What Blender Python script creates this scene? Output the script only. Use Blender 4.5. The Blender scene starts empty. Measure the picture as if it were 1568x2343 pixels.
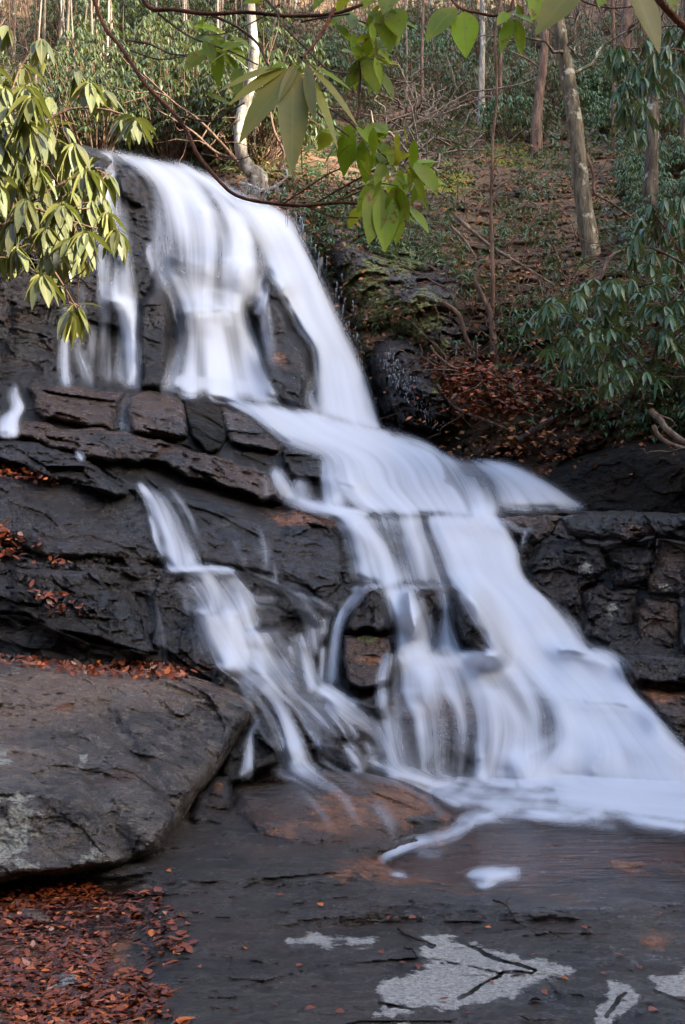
import bpy, math, random
import numpy as np
from math import radians, sin, cos, pi
SC = bpy.context.scene
COL = SC.collection
rng = np.random.default_rng(7)
random.seed(7)

# ------------------------------------------------------------------ camera, sky, sun, exposure
PITCH, EYE, F = radians(3.0), 1.55, 2779.0
cam = bpy.data.cameras.new('camera'); cam.sensor_fit = 'VERTICAL'; cam.sensor_height = 23.6; cam.sensor_width = 23.6
cam.lens = 28.0; cam.clip_start = 0.05; cam.clip_end = 1000
camo = bpy.data.objects.new('camera', cam); COL.objects.link(camo)
camo.location = (0, 0, EYE); camo.rotation_euler = (radians(90) + PITCH, 0, 0); SC.camera = camo

SUN_EL, SUN_AZ = radians(24), radians(118)       # azimuth measured clockwise from +Y, the way the camera looks
wd = bpy.data.worlds.new('World'); SC.world = wd; wd.use_nodes = True
nt = wd.node_tree; sky = nt.nodes.new('ShaderNodeTexSky'); sky.sky_type = 'NISHITA'; sky.sun_disc = False
sky.sun_elevation = SUN_EL; sky.sun_rotation = SUN_AZ; sky.air_density = 0.85; sky.dust_density = 5.0; sky.ozone_density = 1.0
bg = nt.nodes['Background']; bg.inputs['Strength'].default_value = 0.15; nt.links.new(sky.outputs[0], bg.inputs[0])
sl = bpy.data.lights.new('sun', 'SUN'); sl.energy = 3.5; sl.angle = radians(0.6); sl.color = (1.0, 0.9, 0.74)
so = bpy.data.objects.new('sun', sl); COL.objects.link(so); so.location = (20, -10, 30)
so.rotation_euler = (pi / 2 - SUN_EL, 0, -SUN_AZ + pi)
vs = SC.view_settings; vs.view_transform = 'Standard'; vs.look = 'None'; vs.gamma = 1; vs.exposure = 2.6
SC.cycles.transparent_max_bounces = 40; SC.cycles.max_bounces = 6; SC.cycles.diffuse_bounces = 3; SC.cycles.glossy_bounces = 3
SC.cycles.caustics_reflective = False; SC.cycles.caustics_refractive = False; SC.cycles.sample_clamp_indirect = 6

# ------------------------------------------------------------------ helpers: drawing space -> place
cp, sp = cos(PITCH), sin(PITCH)
def pt(x, y, d):
    """the place seen at drawing position x, y (1568 x 2342) at distance d along +Y"""
    x = np.asarray(x, float); y = np.asarray(y, float); d = np.asarray(d, float)
    a = (x - 784) / F; b = (1171 - y) / F; ry = cp - b * sp; rz = sp + b * cp
    k = d / ry
    return np.stack(np.broadcast_arrays(a * k, d, EYE + rz * k), -1)
def dplane(x, y, z):
    b = (1171 - np.asarray(y, float)) / F; ry = cp - b * sp; rz = sp + b * cp
    return (z - EYE) * ry / np.minimum(rz, -0.02)
def h3(i, j, k, s):
    n = (i.astype(np.int64) * 374761393 + j.astype(np.int64) * 668265263 + k.astype(np.int64) * 2147483647 + s * 974634777) & 0xffffffff
    n = ((n ^ (n >> 13)) * 1274126177) & 0xffffffff
    n = ((n ^ (n >> 16)) * 2246822519) & 0xffffffff
    return ((n ^ (n >> 15)) & 0xffff) / 65535.0
def vnoise(p, s=0):
    f = np.floor(p); i = f.astype(np.int64); t = p - f; t = t * t * (3 - 2 * t); r = 0
    for a in (0, 1):
        for b in (0, 1):
            for c in (0, 1):
                w = (t[..., 0] if a else 1 - t[..., 0]) * (t[..., 1] if b else 1 - t[..., 1]) * (t[..., 2] if c else 1 - t[..., 2])
                r = r + w * h3(i[..., 0] + a, i[..., 1] + b, i[..., 2] + c, s)
    return r - 0.5
def fbm(p, o=4, s=0, g=.5):
    r, a = 0, 1.0
    for k in range(o):
        r = r + a * vnoise(p * (2.03 ** k) + 17.3 * k, s + k); a *= g
    return r
def facet(p, s=0):
    """cells of tilted planes with steps between them: fractured rock"""
    f = np.floor(p).astype(np.int64); best = np.full(p.shape[:-1], 9.0); val = np.zeros(p.shape[:-1])
    for a in (-1, 0, 1):
        for b in (-1, 0, 1):
            for c in (-1, 0, 1):
                i, j, k = f[..., 0] + a, f[..., 1] + b, f[..., 2] + c
                dx = p[..., 0] - (i + h3(i, j, k, s)); dy = p[..., 1] - (j + h3(i, j, k, s + 1)); dz = p[..., 2] - (k + h3(i, j, k, s + 2))
                q = dx * dx + dy * dy + dz * dz
                v = (h3(i, j, k, s + 3) - .5) + 1.1 * (dx * (h3(i, j, k, s + 4) - .5) + dz * (h3(i, j, k, s + 5) - .5))
                m = q < best; best = np.where(m, q, best); val = np.where(m, v, val)
    return val
_r = radians(18)
def strata(p):
    x = p[..., 0] * cos(_r) - p[..., 2] * sin(_r); z = p[..., 0] * sin(_r) + p[..., 2] * cos(_r)
    return np.stack([x * 0.75, p[..., 1], z * 1.5], -1)
def rocknoise(p, fa=.10, fs=1.5, na=.05, s=0):
    q = strata(p); w = np.stack([fbm(q * 1.3, 2, s + 50), fbm(q * 1.3, 2, s + 60), fbm(q * 1.3, 2, s + 70)], -1) * .35
    r = 0
    if fa: r = fa * facet((q + w) * fs, s) + fa * .45 * facet((q + w) * fs * 2.7, s + 11) + fa * .30 * facet((q + w) * fs * 6, s + 21) + fa * .14 * facet((q + w) * fs * 14, s + 41)
    return r + na * fbm(q * 2.5, 6, s + 31, .62)
def rbf(ctrl):
    c = np.array(ctrl, float); P = c[:, :2] / 500.; v = np.log(c[:, 2]); n = len(c)
    K = np.sqrt(((P[:, None] - P[None]) ** 2).sum(-1) + 1e-4)
    A = np.zeros((n + 3, n + 3)); A[:n, :n] = K; A[:n, n] = 1; A[:n, n + 1:] = P; A[n:, :n] = A[:n, n:].T
    w = np.linalg.solve(A, np.r_[v, 0, 0, 0])
    def f(X, Y):
        x = np.asarray(X, float) / 500.; y = np.asarray(Y, float) / 500.; r = w[n] + w[n + 1] * x + w[n + 2] * y
        for (px, py), k in zip(P, w[:n]): r = r + k * np.sqrt((x - px) ** 2 + (y - py) ** 2 + 1e-4)
        return np.exp(r)
    return f
def sm(t): t = np.clip(t, 0, 1); return t * t * (3 - 2 * t)
def sdist(poly, X, Y):
    """distance to a polygon's edge, positive inside, and the nearest edge point"""
    P = np.array(poly, float); best = np.full(X.shape, 1e18); nx = X.copy(); ny = Y.copy(); ins = np.zeros(X.shape, bool)
    for (x0, y0), (x1, y1) in zip(P, np.roll(P, -1, 0)):
        ex, ey = x1 - x0, y1 - y0; L = ex * ex + ey * ey + 1e-9
        t = np.clip(((X - x0) * ex + (Y - y0) * ey) / L, 0, 1); qx, qy = x0 + t * ex, y0 + t * ey
        q = (X - qx) ** 2 + (Y - qy) ** 2; m = q < best
        best = np.where(m, q, best); nx = np.where(m, qx, nx); ny = np.where(m, qy, ny)
        c = (y0 > Y) != (y1 > Y); ins ^= c & (X < ex * (Y - y0) / (ey if abs(ey) > 1e-9 else 1e-9) + x0)
    d = np.sqrt(best); return np.where(ins, d, -d), nx, ny
def roughen(poly, step=7, amp=3, s=0):
    out = []; P = np.array(poly, float)
    for a, b in zip(P, np.roll(P, -1, 0)):
        n = max(1, int(np.hypot(*(b - a)) / step))
        for k in range(n): out.append(a + (b - a) * k / n)
    O = np.array(out); q = np.c_[O / 26., np.full(len(O), s * 3.3)]
    return O + amp * 2 * np.c_[fbm(q, 3, 5), fbm(q, 3, 9)]
def inside(poly, X, Y, soft=6): return sm(sdist(poly, np.asarray(X, float), np.asarray(Y, float))[0] / soft * .5 + .5)
def resample(L, n):
    """Catmull-Rom through L, n points"""
    P = np.array(L, float); m = len(P); Q = np.vstack([2 * P[0] - P[1], P, 2 * P[-1] - P[-2]])
    t = np.linspace(0, m - 1, n); i = np.minimum(t.astype(int), m - 2); u = (t - i)[:, None]
    a, b, c, d = Q[i], Q[i + 1], Q[i + 2], Q[i + 3]
    return .5 * (2 * b + (c - a) * u + (2 * a - 5 * b + 4 * c - d) * u ** 2 + (3 * b - a - 3 * c + d) * u ** 3)

# ------------------------------------------------------------------ helpers: objects
def put(name, me, parent=None, label=None, cat=None, group=None, kind=None, loc=None):
    o = bpy.data.objects.new(name, me); COL.objects.link(o)
    if loc is not None: o.location = loc
    if parent is not None: o.parent = parent
    return tag(o, label, cat, group, kind)
def tag(o, label=None, cat=None, group=None, kind=None):
    for k, v in (('label', label), ('category', cat), ('group', group), ('kind', kind)):
        if v: o[k] = v
    return o
def empty(name, loc, label=None, cat=None, group=None, kind=None):
    o = put(name, None, None, label, cat, group, kind, loc); o.empty_display_size = .2; return o
def mesh_np(name, V, Q, mat, attrs=None, uv=None, smooth=True, center=None):
    V = np.ascontiguousarray(V, np.float32); Q = np.ascontiguousarray(Q, np.int32)
    if center is not None: V = V - np.asarray(center, np.float32)
    n = Q.shape[1]; me = bpy.data.meshes.new(name)
    me.vertices.add(len(V)); me.vertices.foreach_set('co', V.ravel())
    me.loops.add(Q.size); me.loops.foreach_set('vertex_index', Q.ravel())
    me.polygons.add(len(Q)); me.polygons.foreach_set('loop_start', np.arange(len(Q), dtype=np.int32) * n)
    me.polygons.foreach_set('use_smooth', np.full(len(Q), smooth))
    for k, v in (attrs or {}).items():
        a = me.attributes.new(k, 'FLOAT', 'POINT'); a.data.foreach_set('value', np.ascontiguousarray(v, np.float32))
    if uv is not None:
        u = me.uv_layers.new(name='UVMap'); u.data.foreach_set('uv', np.ascontiguousarray(uv, np.float32)[Q.ravel()].ravel())
    me.update(calc_edges=True)
    for m in (mat if isinstance(mat, (list, tuple)) else [mat]): me.materials.append(m)
    return me

# ------------------------------------------------------------------ helpers: materials
class MT:
    def __init__(s, name):
        s.m = bpy.data.materials.new(name); s.m.use_nodes = True; s.t = s.m.node_tree; s.t.nodes.clear()
        s.out = s.n('ShaderNodeOutputMaterial')
    def n(s, typ, **k):
        n = s.t.nodes.new(typ)
        for a, v in k.items(): setattr(n, a, v)
        return n
    def set(s, sock, v):
        if hasattr(v, 'is_linked'): s.t.links.new(v, sock)
        elif v is not None:
            if sock.type == 'RGBA' and len(v) == 3: v = (*v, 1)
            sock.default_value = v
    def pos(s, scale=(1, 1, 1), rot=(0, 0, 0)):
        g = s.n('ShaderNodeNewGeometry'); m = s.n('ShaderNodeMapping'); s.set(m.inputs[0], g.outputs['Position'])
        m.inputs['Scale'].default_value = scale; m.inputs['Rotation'].default_value = rot; return m.outputs[0]
    def noise(s, vec, scale, det=6, rough=.55, dist=0):
        n = s.n('ShaderNodeTexNoise'); s.set(n.inputs['Vector'], vec)
        n.inputs['Scale'].default_value = scale; n.inputs['Detail'].default_value = det; n.inputs['Roughness'].default_value = rough; n.inputs['Distortion'].default_value = dist
        return n.outputs[0]
    def voro(s, vec, scale, feature='F1', out='Distance'):
        n = s.n('ShaderNodeTexVoronoi', feature=feature); s.set(n.inputs['Vector'], vec); n.inputs['Scale'].default_value = scale; return n.outputs[out]
    def ramp(s, v, a, b, lo=0., hi=1.):
        n = s.n('ShaderNodeMapRange', interpolation_type='SMOOTHSTEP'); s.set(n.inputs[0], v)
        for i, x in zip((1, 2, 3, 4), (a, b, lo, hi)): n.inputs[i].default_value = x
        return n.outputs[0]
    def math(s, op, a, b=None, c=None, clamp=False):
        n = s.n('ShaderNodeMath', operation=op, use_clamp=clamp)
        for i, x in enumerate((a, b, c)): s.set(n.inputs[i], x)
        return n.outputs[0]
    def mix(s, f, a, b):
        n = s.n('ShaderNodeMix', data_type='RGBA'); s.set(n.inputs[0], f); s.set(n.inputs[6], a); s.set(n.inputs[7], b); return n.outputs[2]
    def attr(s, name, kind='Fac'):
        n = s.n('ShaderNodeAttribute', attribute_name=name); return n.outputs[kind]
    def bump(s, h, strength, dist=.02, nrm=None):
        n = s.n('ShaderNodeBump'); s.set(n.inputs['Height'], h); n.inputs['Strength'].default_value = strength; n.inputs['Distance'].default_value = dist
        if nrm is not None: s.set(n.inputs['Normal'], nrm)
        return n.outputs[0]
    def bsdf(s, col, rough, nrm=None, spec=.5, **k):
        n = s.n('ShaderNodeBsdfPrincipled'); s.set(n.inputs['Base Color'], col); s.set(n.inputs['Roughness'], rough); s.set(n.inputs['Specular IOR Level'], spec)
        if nrm is not None: s.set(n.inputs['Normal'], nrm)
        for a, v in k.items(): s.set(n.inputs[a.replace('_', ' ')], v)
        return n.outputs[0]
    def done(s, sh): s.t.links.new(sh, s.out.inputs[0]); return s.m

def rock_material(name, dark, light, rust=(.075, .033, .014), rust_at=.62, rough=(.16, .5), spec=.9, bump=1.0, lichen_all=0.):
    m = MT(name); p = m.pos(); q = m.pos((1, 1, 2.6), (0, radians(-18), 0))
    c = m.mix(m.ramp(m.noise(q, 1.6, 7, .62), .36, .66), dark, light)
    c = m.mix(m.ramp(m.noise(q, .7, 6, .65), .44, .62, 0, .75), c, (light[0] * 1.7, light[1] * 1.3, light[2] * 1.05))
    c = m.mix(m.ramp(m.noise(p, 9, 6, .65), .42, .7, 0, .55), c, tuple(x * 1.9 for x in light))
    c = m.mix(m.ramp(m.noise(p, 42, 3, .7), .55, .75, 0, .5), c, tuple(x * 2.6 + .01 for x in light))
    c = m.mix(m.ramp(m.noise(q, .9, 5, .6), rust_at, rust_at + .12, 0, .8), c, rust)
    rs = m.attr('rust'); rm = m.math('MULTIPLY', m.ramp(m.math('ADD', rs, m.math('MULTIPLY', m.math('SUBTRACT', m.noise(q, 6, 7, .68), .5), 2.)), .35, .75), m.ramp(rs, .03, .3)); c = m.mix(rm, c, m.mix(m.ramp(m.noise(p, 13, 5, .7), .35, .65), (.13, .052, .022), (.34, .135, .052)))
    # lichen, moss and dry stone where the mesh carries them
    li = m.math('ADD', m.attr('lichen'), lichen_all)
    lm = m.ramp(m.math('ADD', li, m.math('MULTIPLY', m.math('SUBTRACT', m.noise(p, 7, 8, .72), .5), 2.6)), .62, .78)
    lm = m.math('MULTIPLY', lm, m.ramp(li, .02, .2))
    lc = m.mix(m.ramp(m.noise(p, 26, 5, .7), .35, .65), (.22, .21, .175), (.47, .47, .39))
    c = m.mix(lm, c, lc)
    mo = m.attr('moss'); mm = m.ramp(m.math('ADD', mo, m.math('MULTIPLY', m.math('SUBTRACT', m.noise(p, 5, 8, .7), .5), 2.2)), .5, .75)
    mm = m.math('MULTIPLY', mm, m.ramp(mo, .02, .2))
    mc = m.mix(m.ramp(m.noise(p, 18, 5, .7), .35, .68), (.035, .04, .006), (.24, .25, .03))
    c = m.mix(mm, c, mc)
    dr = m.attr('dry'); dc = m.mix(m.ramp(m.noise(p, 60, 4, .75), .32, .68), (.24, .225, .20), (.62, .60, .55))
    dm = m.ramp(m.math('ADD', dr, m.math('MULTIPLY', m.math('SUBTRACT', m.noise(p, 11, 9, .78), .5), 2.8)), .36, .68); dm = m.math('MULTIPLY', dm, m.ramp(dr, .04, .25))
    c = m.mix(dm, c, dc)
    r = m.ramp(m.noise(q, 3.5, 5, .6), .35, .65, rough[0], rough[1])
    for k in (lm, mm, dm): r = m.math('MAXIMUM', r, m.math('MULTIPLY', k, .85))
    b = m.bump(m.noise(p, 75, 4, .7), .7 * bump, .010)
    b = m.bump(m.noise(q, 17, 7, .7), 1.0 * bump, .085, b)
    b = m.bump(m.noise(q, 5, 5, .6), .8 * bump, .12, b)
    b = m.bump(m.ramp(m.voro(q, 5.5, 'DISTANCE_TO_EDGE'), 0, .05), .05 * bump, .02, b)
    return m.done(m.bsdf(c, r, b, spec))
WET = rock_material('wet_rock', (.0055, .0050, .0047), (.026, .022, .0185), rough=(.04, .26))
BROWN = rock_material('brown_wet_rock', (.012, .009, .006), (.068, .045, .030), rust_at=.56, rough=(.05, .30))
GREY = rock_material('grey_boulder_rock', (.032, .025, .019), (.135, .108, .084), rough=(.06, .36), rust_at=.6)
ORANGE = rock_material('rust_stained_rock', (.014, .013, .014), (.065, .048, .037), rust_at=.48)
DARK = rock_material('shade_dark_rock', (.006, .006, .005), (.018, .016, .012), rough=(.6, .9), spec=.2)  # near-black and dull: the recess boulder's deep shade put into its colour
SLAB = rock_material('slab_rock', (.011, .0092, .0075), (.046, .036, .027), rough=(.05, .30), rust_at=.66)
# ------------------------------------------------------------------ relief: distances of the stream bed
S = 3.0; GX0, GY0 = -330.0, -420.0; GNX, GNY = 760, 980
gx = GX0 + S * np.arange(GNX); gy = GY0 + S * np.arange(GNY); GX, GY = np.meshgrid(gx, gy)
BED = rbf([(-300,350,15.5),(0,350,16),(200,340,17.6),(0,600,15),(-300,600,14.5),(200,600,16.2),(0,870,14.3),(-300,870,14),(200,870,14.8),
 (300,360,18.5),(450,390,18.8),(300,600,16.6),(400,600,16.8),(500,600,17),(650,500,18.6),(700,600,18),(300,880,15.2),(500,920,15.4),(650,930,15.6),(750,750,17.2),(870,970,16.3),(800,850,16.8),
 (100,930,13.4),(300,940,13.5),(450,970,13.6),(600,985,14.2),(750,1000,14.9),(900,1010,15.4),
 (50,1000,12.3),(300,1050,12.3),(500,1100,12.5),(640,1140,12.5),(800,1080,13.2),(1000,1060,13.9),(1200,1120,13.4),(1350,1170,12.7),(1568,1175,12.4),(1900,1175,12.4),
 (-300,1060,11.2),(0,1060,11.2),(200,1060,11.6),(500,1150,11.8),(760,1200,11.9),(900,1180,12.2),(1130,1185,12.3),
 (-300,1290,10.2),(0,1290,10.2),(300,1300,10.4),(600,1320,10.8),(850,1340,11.1),(1050,1340,11.3),(1250,1380,11.1),(1568,1340,11.3),(1900,1340,11.3),
 (-300,1490,9.3),(0,1490,9.3),(350,1510,9.5),(550,1530,9.8),(780,1560,10),(1000,1510,10.5),(1300,1490,10.7),(1568,1500,10.6),(1900,1500,10.6),
 (-300,1600,8.7),(0,1600,8.7),(500,1600,9.2),(800,1650,9.4),(1100,1650,9.7),(1400,1650,9.8),(1568,1690,9.6),(1900,1690,9.6),
 (-300,1800,8.5),(0,1800,8.4),(400,1780,8.6),(650,1780,8.6),(900,1770,9.0),(1200,1790,9.2),(1568,1800,9.1),(1900,1800,9.1),(-300,1960,8.6),(600,1960,8.6),(1200,1960,9.0),(1900,1960,9.0)])(GX, GY)
def ledge(pts, A, w, fade=25):
    """a step in the bed: the lip stands out below the line and dies away downwards"""
    P = np.array(pts, float); x = gx; yl = np.interp(x, P[:, 0], P[:, 1]) + 5 * fbm(np.c_[x / 40., x * 0, x * 0], 3, int(abs(P[0, 1])))
    tp = sm((x - P[0, 0]) / fade) * sm((P[-1, 0] - x) / fade); s = GY - yl[None]
    BED[...] -= A * tp[None] * np.where(s > 0, np.exp(-np.maximum(s, 0) / w), 0) * sm((s + 2) / 4)
for a in [
 ([(60,1062),(130,1092),(220,1112),(330,1118)], .16, 25), ([(20,1268),(110,1292),(230,1290),(380,1302),(490,1300),(570,1318),(650,1340),(720,1375),(750,1410)], .34, 70),
 ([(-300,1190),(60,1215),(130,1268)], .14, 40), ([(430,1398),(570,1402)], .16, 40), ([(555,1446),(650,1446),(720,1490)], .2, 45), ([(-300,1395),(60,1408),(200,1468),(360,1500)], .25, 22),
 ([(-300,1330),(60,1352),(240,1380),(300,1440)], .16, 45), ([(480,1526),(580,1530),(740,1575),(800,1590)], .25, 60), ([(640,1705),(720,1700),(790,1702),(850,1716)], .22, 40),
 ([(530,1228),(640,1232)], .1, 40), ([(640,1145),(700,1165),(780,1172),(850,1166),(1130,1182)], .25, 50), ([(730,1050),(770,1048),(830,1068)], .28, 28), ([(720,1100),(780,1098),(840,1110)], .3, 40),
 ([(820,1342),(900,1338),(1060,1345),(1110,1365)], .28, 60), ([(880,1500),(1000,1488),(1150,1500)], .2, 50), ([(870,1590),(960,1578),(1040,1585)], .1, 40), ([(1230,1640),(1180,1680),(1270,1690)], .1, 30),
 ([(1270,1480),(1440,1500),(1600,1510)], .3, 50), ([(1220,1590),(1400,1600),(1568,1640)], .18, 60), ([(1060,1065),(1160,1062),(1260,1110)], .15, 50),
 ([(260,415),(300,380),(340,410)], .3, 50), ([(225,690),(262,686),(310,700)], .25, 60), ([(380,590),(470,600),(520,590),(600,610)], .3, 70), ([(400,715),(500,700),(560,720)], .35, 90), ([(440,470),(520,505),(590,520)], .2, 40), ([(480,430),(560,490),(600,560)], .15, 40),
 ([(20,700),(120,690),(200,720)], .25, 40), ([(0,780),(140,770)], .3, 40), ([(-100,540),(120,520)], .3, 60), ([(80,830),(210,850)], .2, 30)]: ledge(*a)
Dc = np.full(GX.shape, 1e3)              # nearest rock at each place, for laying water on
ROCKS = []
def patch(name, poly, base=None, h=.25, ew=30, skirt=.5, noise=(.10, 1.5, .05), mat=None, attrs=None, amp=3, label=None, cat='rock', kind=None, group=None, bulge=None, track=True, seed=None, gap=6):
    poly = roughen(poly, 9, amp, len(ROCKS)); seed = seed if seed is not None else 3 * len(ROCKS); ROCKS.append(name)
    i0 = max(0, int((poly[:, 0].min() - GX0) / S) - 2); i1 = min(GNX, int((poly[:, 0].max() - GX0) / S) + 3)
    j0 = max(0, int((poly[:, 1].min() - GY0) / S) - 2); j1 = min(GNY, int((poly[:, 1].max() - GY0) / S) + 3)
    X, Y = GX[j0:j1, i0:i1], GY[j0:j1, i0:i1]
    ed, nx, ny = sdist(poly, X, Y); keep = ed > -S * 1.3; out = ed < 0; X2 = np.where(out, nx, X); Y2 = np.where(out, ny, Y)
    d = BED[j0:j1, i0:i1].copy() if base is None else np.broadcast_to(base(X2, Y2), X.shape).copy()
    prof = np.sqrt(1 - (1 - np.clip(ed / ew, 0, 1)) ** 2); d += skirt - (skirt + h) * prof
    if bulge is not None: d -= bulge(X2, Y2)
    P = pt(X2, Y2, d); d = d + rocknoise(P, *noise, s=seed) * (.25 + .75 * prof)
    P = pt(X2, Y2, d)
    if track:
        w = Dc[j0:j1, i0:i1]; np.minimum(w, np.where(ed > gap, d, 1e3), out=w)
    globals()['LAST'] = (i0, j0, d)
    idx = np.full(X.shape, -1); idx[keep] = np.arange(keep.sum())
    q = np.stack([idx[:-1, :-1], idx[1:, :-1], idx[1:, 1:], idx[:-1, 1:]], -1).reshape(-1, 4); q = q[(q >= 0).all(1)]
    V = P[keep]; at = {k: np.broadcast_to(f(X2, Y2), X.shape)[keep] for k, f in (attrs or {}).items()}
    for k in ('lichen', 'moss', 'dry', 'rust'): at.setdefault(k, np.zeros(len(V)))
    c = V.mean(0); c[2] = V[:, 2].min()
    me = mesh_np(name, V, q, mat or WET, at, center=c)
    return put(name, me, None, label, cat if kind is None else None, group, kind, c)
def blobs(*bl):
    """soft round patches: (x, y, rx, ry, strength)"""
    def f(X, Y):
        r = 0
        for x, y, rx, ry, s in bl: r = np.maximum(r, s * (1 - sm((((X - x) / rx) ** 2 + ((Y - y) / ry) ** 2) ** .5 * .75)))
        return r
    return f
def plane3(*c): return rbf(list(c))

# the stream bed itself, from the crest of the falls to the pool
patch('bedrock', [(-320,360),(60,345),(185,336),(225,345),(300,356),(370,368),(440,388),(480,408),(530,435),(560,458),(620,480),(690,530),(735,600),(775,690),(830,800),(870,930),(890,1000),(960,1016),(1060,1055),(1150,1062),(1240,1108),(1330,1165),(1568,1172),(1900,1172),(1900,1950),(-320,1950)],
      None, .0, 26, 1.6, (.15, 1.15, .07), WET, {'rust': blobs((700,1190,130,40,.8),(740,1240,80,60,.4),(1000,1240,120,80,.5),(1500,1580,110,70,.9),(1000,1620,160,60,.8),(420,1530,120,30,.6),(840,1500,60,60,.8),(660,1800,120,60,.8)), 'moss': blobs((520,1290,120,30,.35),(20,500,80,120,.25))}, kind='structure', seed=1, amp=2)

def rock(label, poly, h, ew, skirt, **k): return patch(k.pop('name', 'rock'), poly, k.pop('base', None), h, ew, skirt, label=label, **k)
# upper falls
rock('dark upright rock splitting the left side of the upper falls', [(268,395),(290,380),(318,392),(330,430),(330,480),(300,470),(278,455),(266,425)], .25, 14, .5)
rock('tall dark wet rock column left of the main veil of water', [(318,690),(338,648),(362,630),(388,660),(398,720),(398,800),(385,892),(318,895),(305,800),(308,730)], .45, 26, .5)
rock('rounded grey dome under the thin middle veil of the upper falls', [(505,640),(520,605),(552,590),(585,600),(602,632),(598,668),(570,690),(520,690)], .3, 40, .4, mat=GREY, noise=(.05,1.5,.03))
rock('small grey block between the two big upper streams', [(600,648),(612,632),(640,638),(657,655),(652,680),(640,692),(612,690)], .55, 12, .6)
rock('big dark rock standing between the two main streams of the upper falls', [(578,700),(600,665),(640,672),(668,710),(672,750),(700,775),(718,800),(720,865),(708,905),(735,945),(690,945),(640,930),(604,915),(590,840),(596,770)], .75, 34, .6, attrs={'moss': blobs((660,890,50,60,.4)), 'rust': blobs((640,820,30,30,.6))})
# row of blocks at the foot of the upper falls
rock('long tilted brown block at the left end of the ledge below the falls', [(60,884),(75,874),(130,878),(210,886),(290,900),(268,935),(262,985),(200,978),(102,958),(80,940)], .45, 16, .16, amp=5, mat=BROWN, noise=(.15,1.9,.06), name='rock_block')
rock('bluish square block in the middle of the ledge below the falls', [(298,912),(315,896),(345,892),(415,905),(425,950),(432,1000),(402,1010),(350,1000),(300,988),(286,950)], .55, 16, .16, amp=5, mat=BROWN, noise=(.15,1.9,.06), name='rock_block')
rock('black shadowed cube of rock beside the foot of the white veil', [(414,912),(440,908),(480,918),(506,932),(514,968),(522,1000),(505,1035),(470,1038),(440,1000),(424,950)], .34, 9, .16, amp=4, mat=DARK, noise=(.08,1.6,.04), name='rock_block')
rock('sloping brown rock at the edge where white water spills sideways', [(500,930),(560,945),(610,985),(650,1020),(640,1036),(600,1032),(560,1024),(528,1012),(512,970)], .4, 16, .16, amp=5, mat=BROWN, name='rock_block')
rock('long low brown rock band running under the row of blocks', [(-320,955),(0,962),(45,960),(100,968),(150,980),(230,975),(300,990),(390,1010),(440,1030),(500,1042),(560,1062),(615,1078),(640,1115),(650,1150),(600,1146),(520,1118),(430,1092),(340,1060),(260,1062),(140,1032),(60,1006),(-320,1000)], .5, 16, .16, amp=5, mat=BROWN, noise=(.15,1.9,.06), name='rock_ledge')
rock('square dark block with a thin spill, right end of the brown rock band', [(640,1030),(655,1022),(690,1022),(735,1036),(742,1075),(735,1100),(700,1100),(660,1085),(648,1058)], .4, 16, .16, amp=5, noise=(.15,1.9,.06), name='rock_block')
rock('jagged dark ledge holding wet leaves at the far left edge', [(-320,985),(0,1000),(50,1003),(110,1012),(165,1030),(195,1044),(240,1082),(300,1128),(270,1140),(200,1112),(120,1098),(60,1072),(0,1060),(-320,1050)], .4, 16, .16, amp=5, noise=(.15,1.9,.06), name='rock_ledge')
rock('broad smooth dark slab with a stream of water down its middle', [(-320,1068),(0,1075),(120,1105),(205,1118),(300,1136),(190,1046),(300,1050),(400,1088),(520,1130),(620,1156),(700,1170),(755,1195),(785,1235),(800,1300),(790,1350),(745,1395),(700,1355),(640,1330),(560,1308),(470,1292),(380,1296),(240,1285),(110,1285),(20,1262),(-320,1240)], .12, 26, .35, noise=(.09,1.4,.055), name='rock_slab', attrs={'moss': blobs((330,1280,140,40,.38),(280,1110,120,60,.25)), 'rust': blobs((690,1185,110,30,.9))})
rock('cracked bluish rock shelf with orange leaves at the left edge', [(-320,1290),(0,1285),(100,1300),(230,1300),(250,1345),(300,1380),(330,1440),(365,1490),(330,1500),(210,1462),(120,1450),(60,1410),(-320,1400)], .22, 14, .4, noise=(.14,1.7,.05), name='rock_shelf')
# lower cascade
rock('pointed dark rock between thin streams, water curling round its left', [(790,1438),(798,1400),(826,1350),(858,1337),(880,1352),(890,1400),(897,1444),(862,1452),(840,1440),(812,1452)], .55, 16, .5)
rock('mossy brown cube under the pointed dark rock', [(786,1452),(840,1448),(895,1458),(904,1520),(893,1560),(862,1575),(830,1582),(795,1565),(782,1510)], .42, 10, .5, mat=BROWN, attrs={'moss': blobs((838,1460,30,14,1.)), 'rust': blobs((850,1510,40,16,1.))}, name='rock_block')
rock('narrow dark block between two short falls of the lower cascade', [(925,1350),(948,1345),(982,1352),(976,1395),(960,1440),(948,1470),(935,1440),(928,1390)], .5, 12, .5, name='rock_block')
rock('dark green wet rock leaning beside the main lower stream', [(1034,1372),(1046,1348),(1072,1345),(1104,1375),(1128,1420),(1146,1478),(1142,1510),(1112,1516),(1074,1490),(1048,1468),(1036,1420)], .6, 26, .5, attrs={'moss': blobs((1070,1470,40,40,.42))})
rock('broad brown dome of rock under the fanning veil of water', [(880,1600),(905,1545),(960,1520),(1060,1512),(1150,1530),(1220,1575),(1262,1630),(1272,1670),(1235,1720),(1190,1800),(1060,1800),(960,1790),(915,1760),(890,1690)], .5, 90, .45, base=plane3((880,1600,10.0),(1060,1512,10.7),(1270,1660,10.2),(960,1790,9.65),(1190,1800,9.65)), mat=ORANGE, noise=(.06,1.3,.05), name='rock_dome', attrs={'rust': blobs((1010,1620,140,50,.6))})
rock('small dark wedge of rock left of the fanning veil', [(800,1600),(835,1590),(875,1575),(900,1590),(890,1625),(870,1640),(830,1625)], .4, 14, .4)
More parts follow.
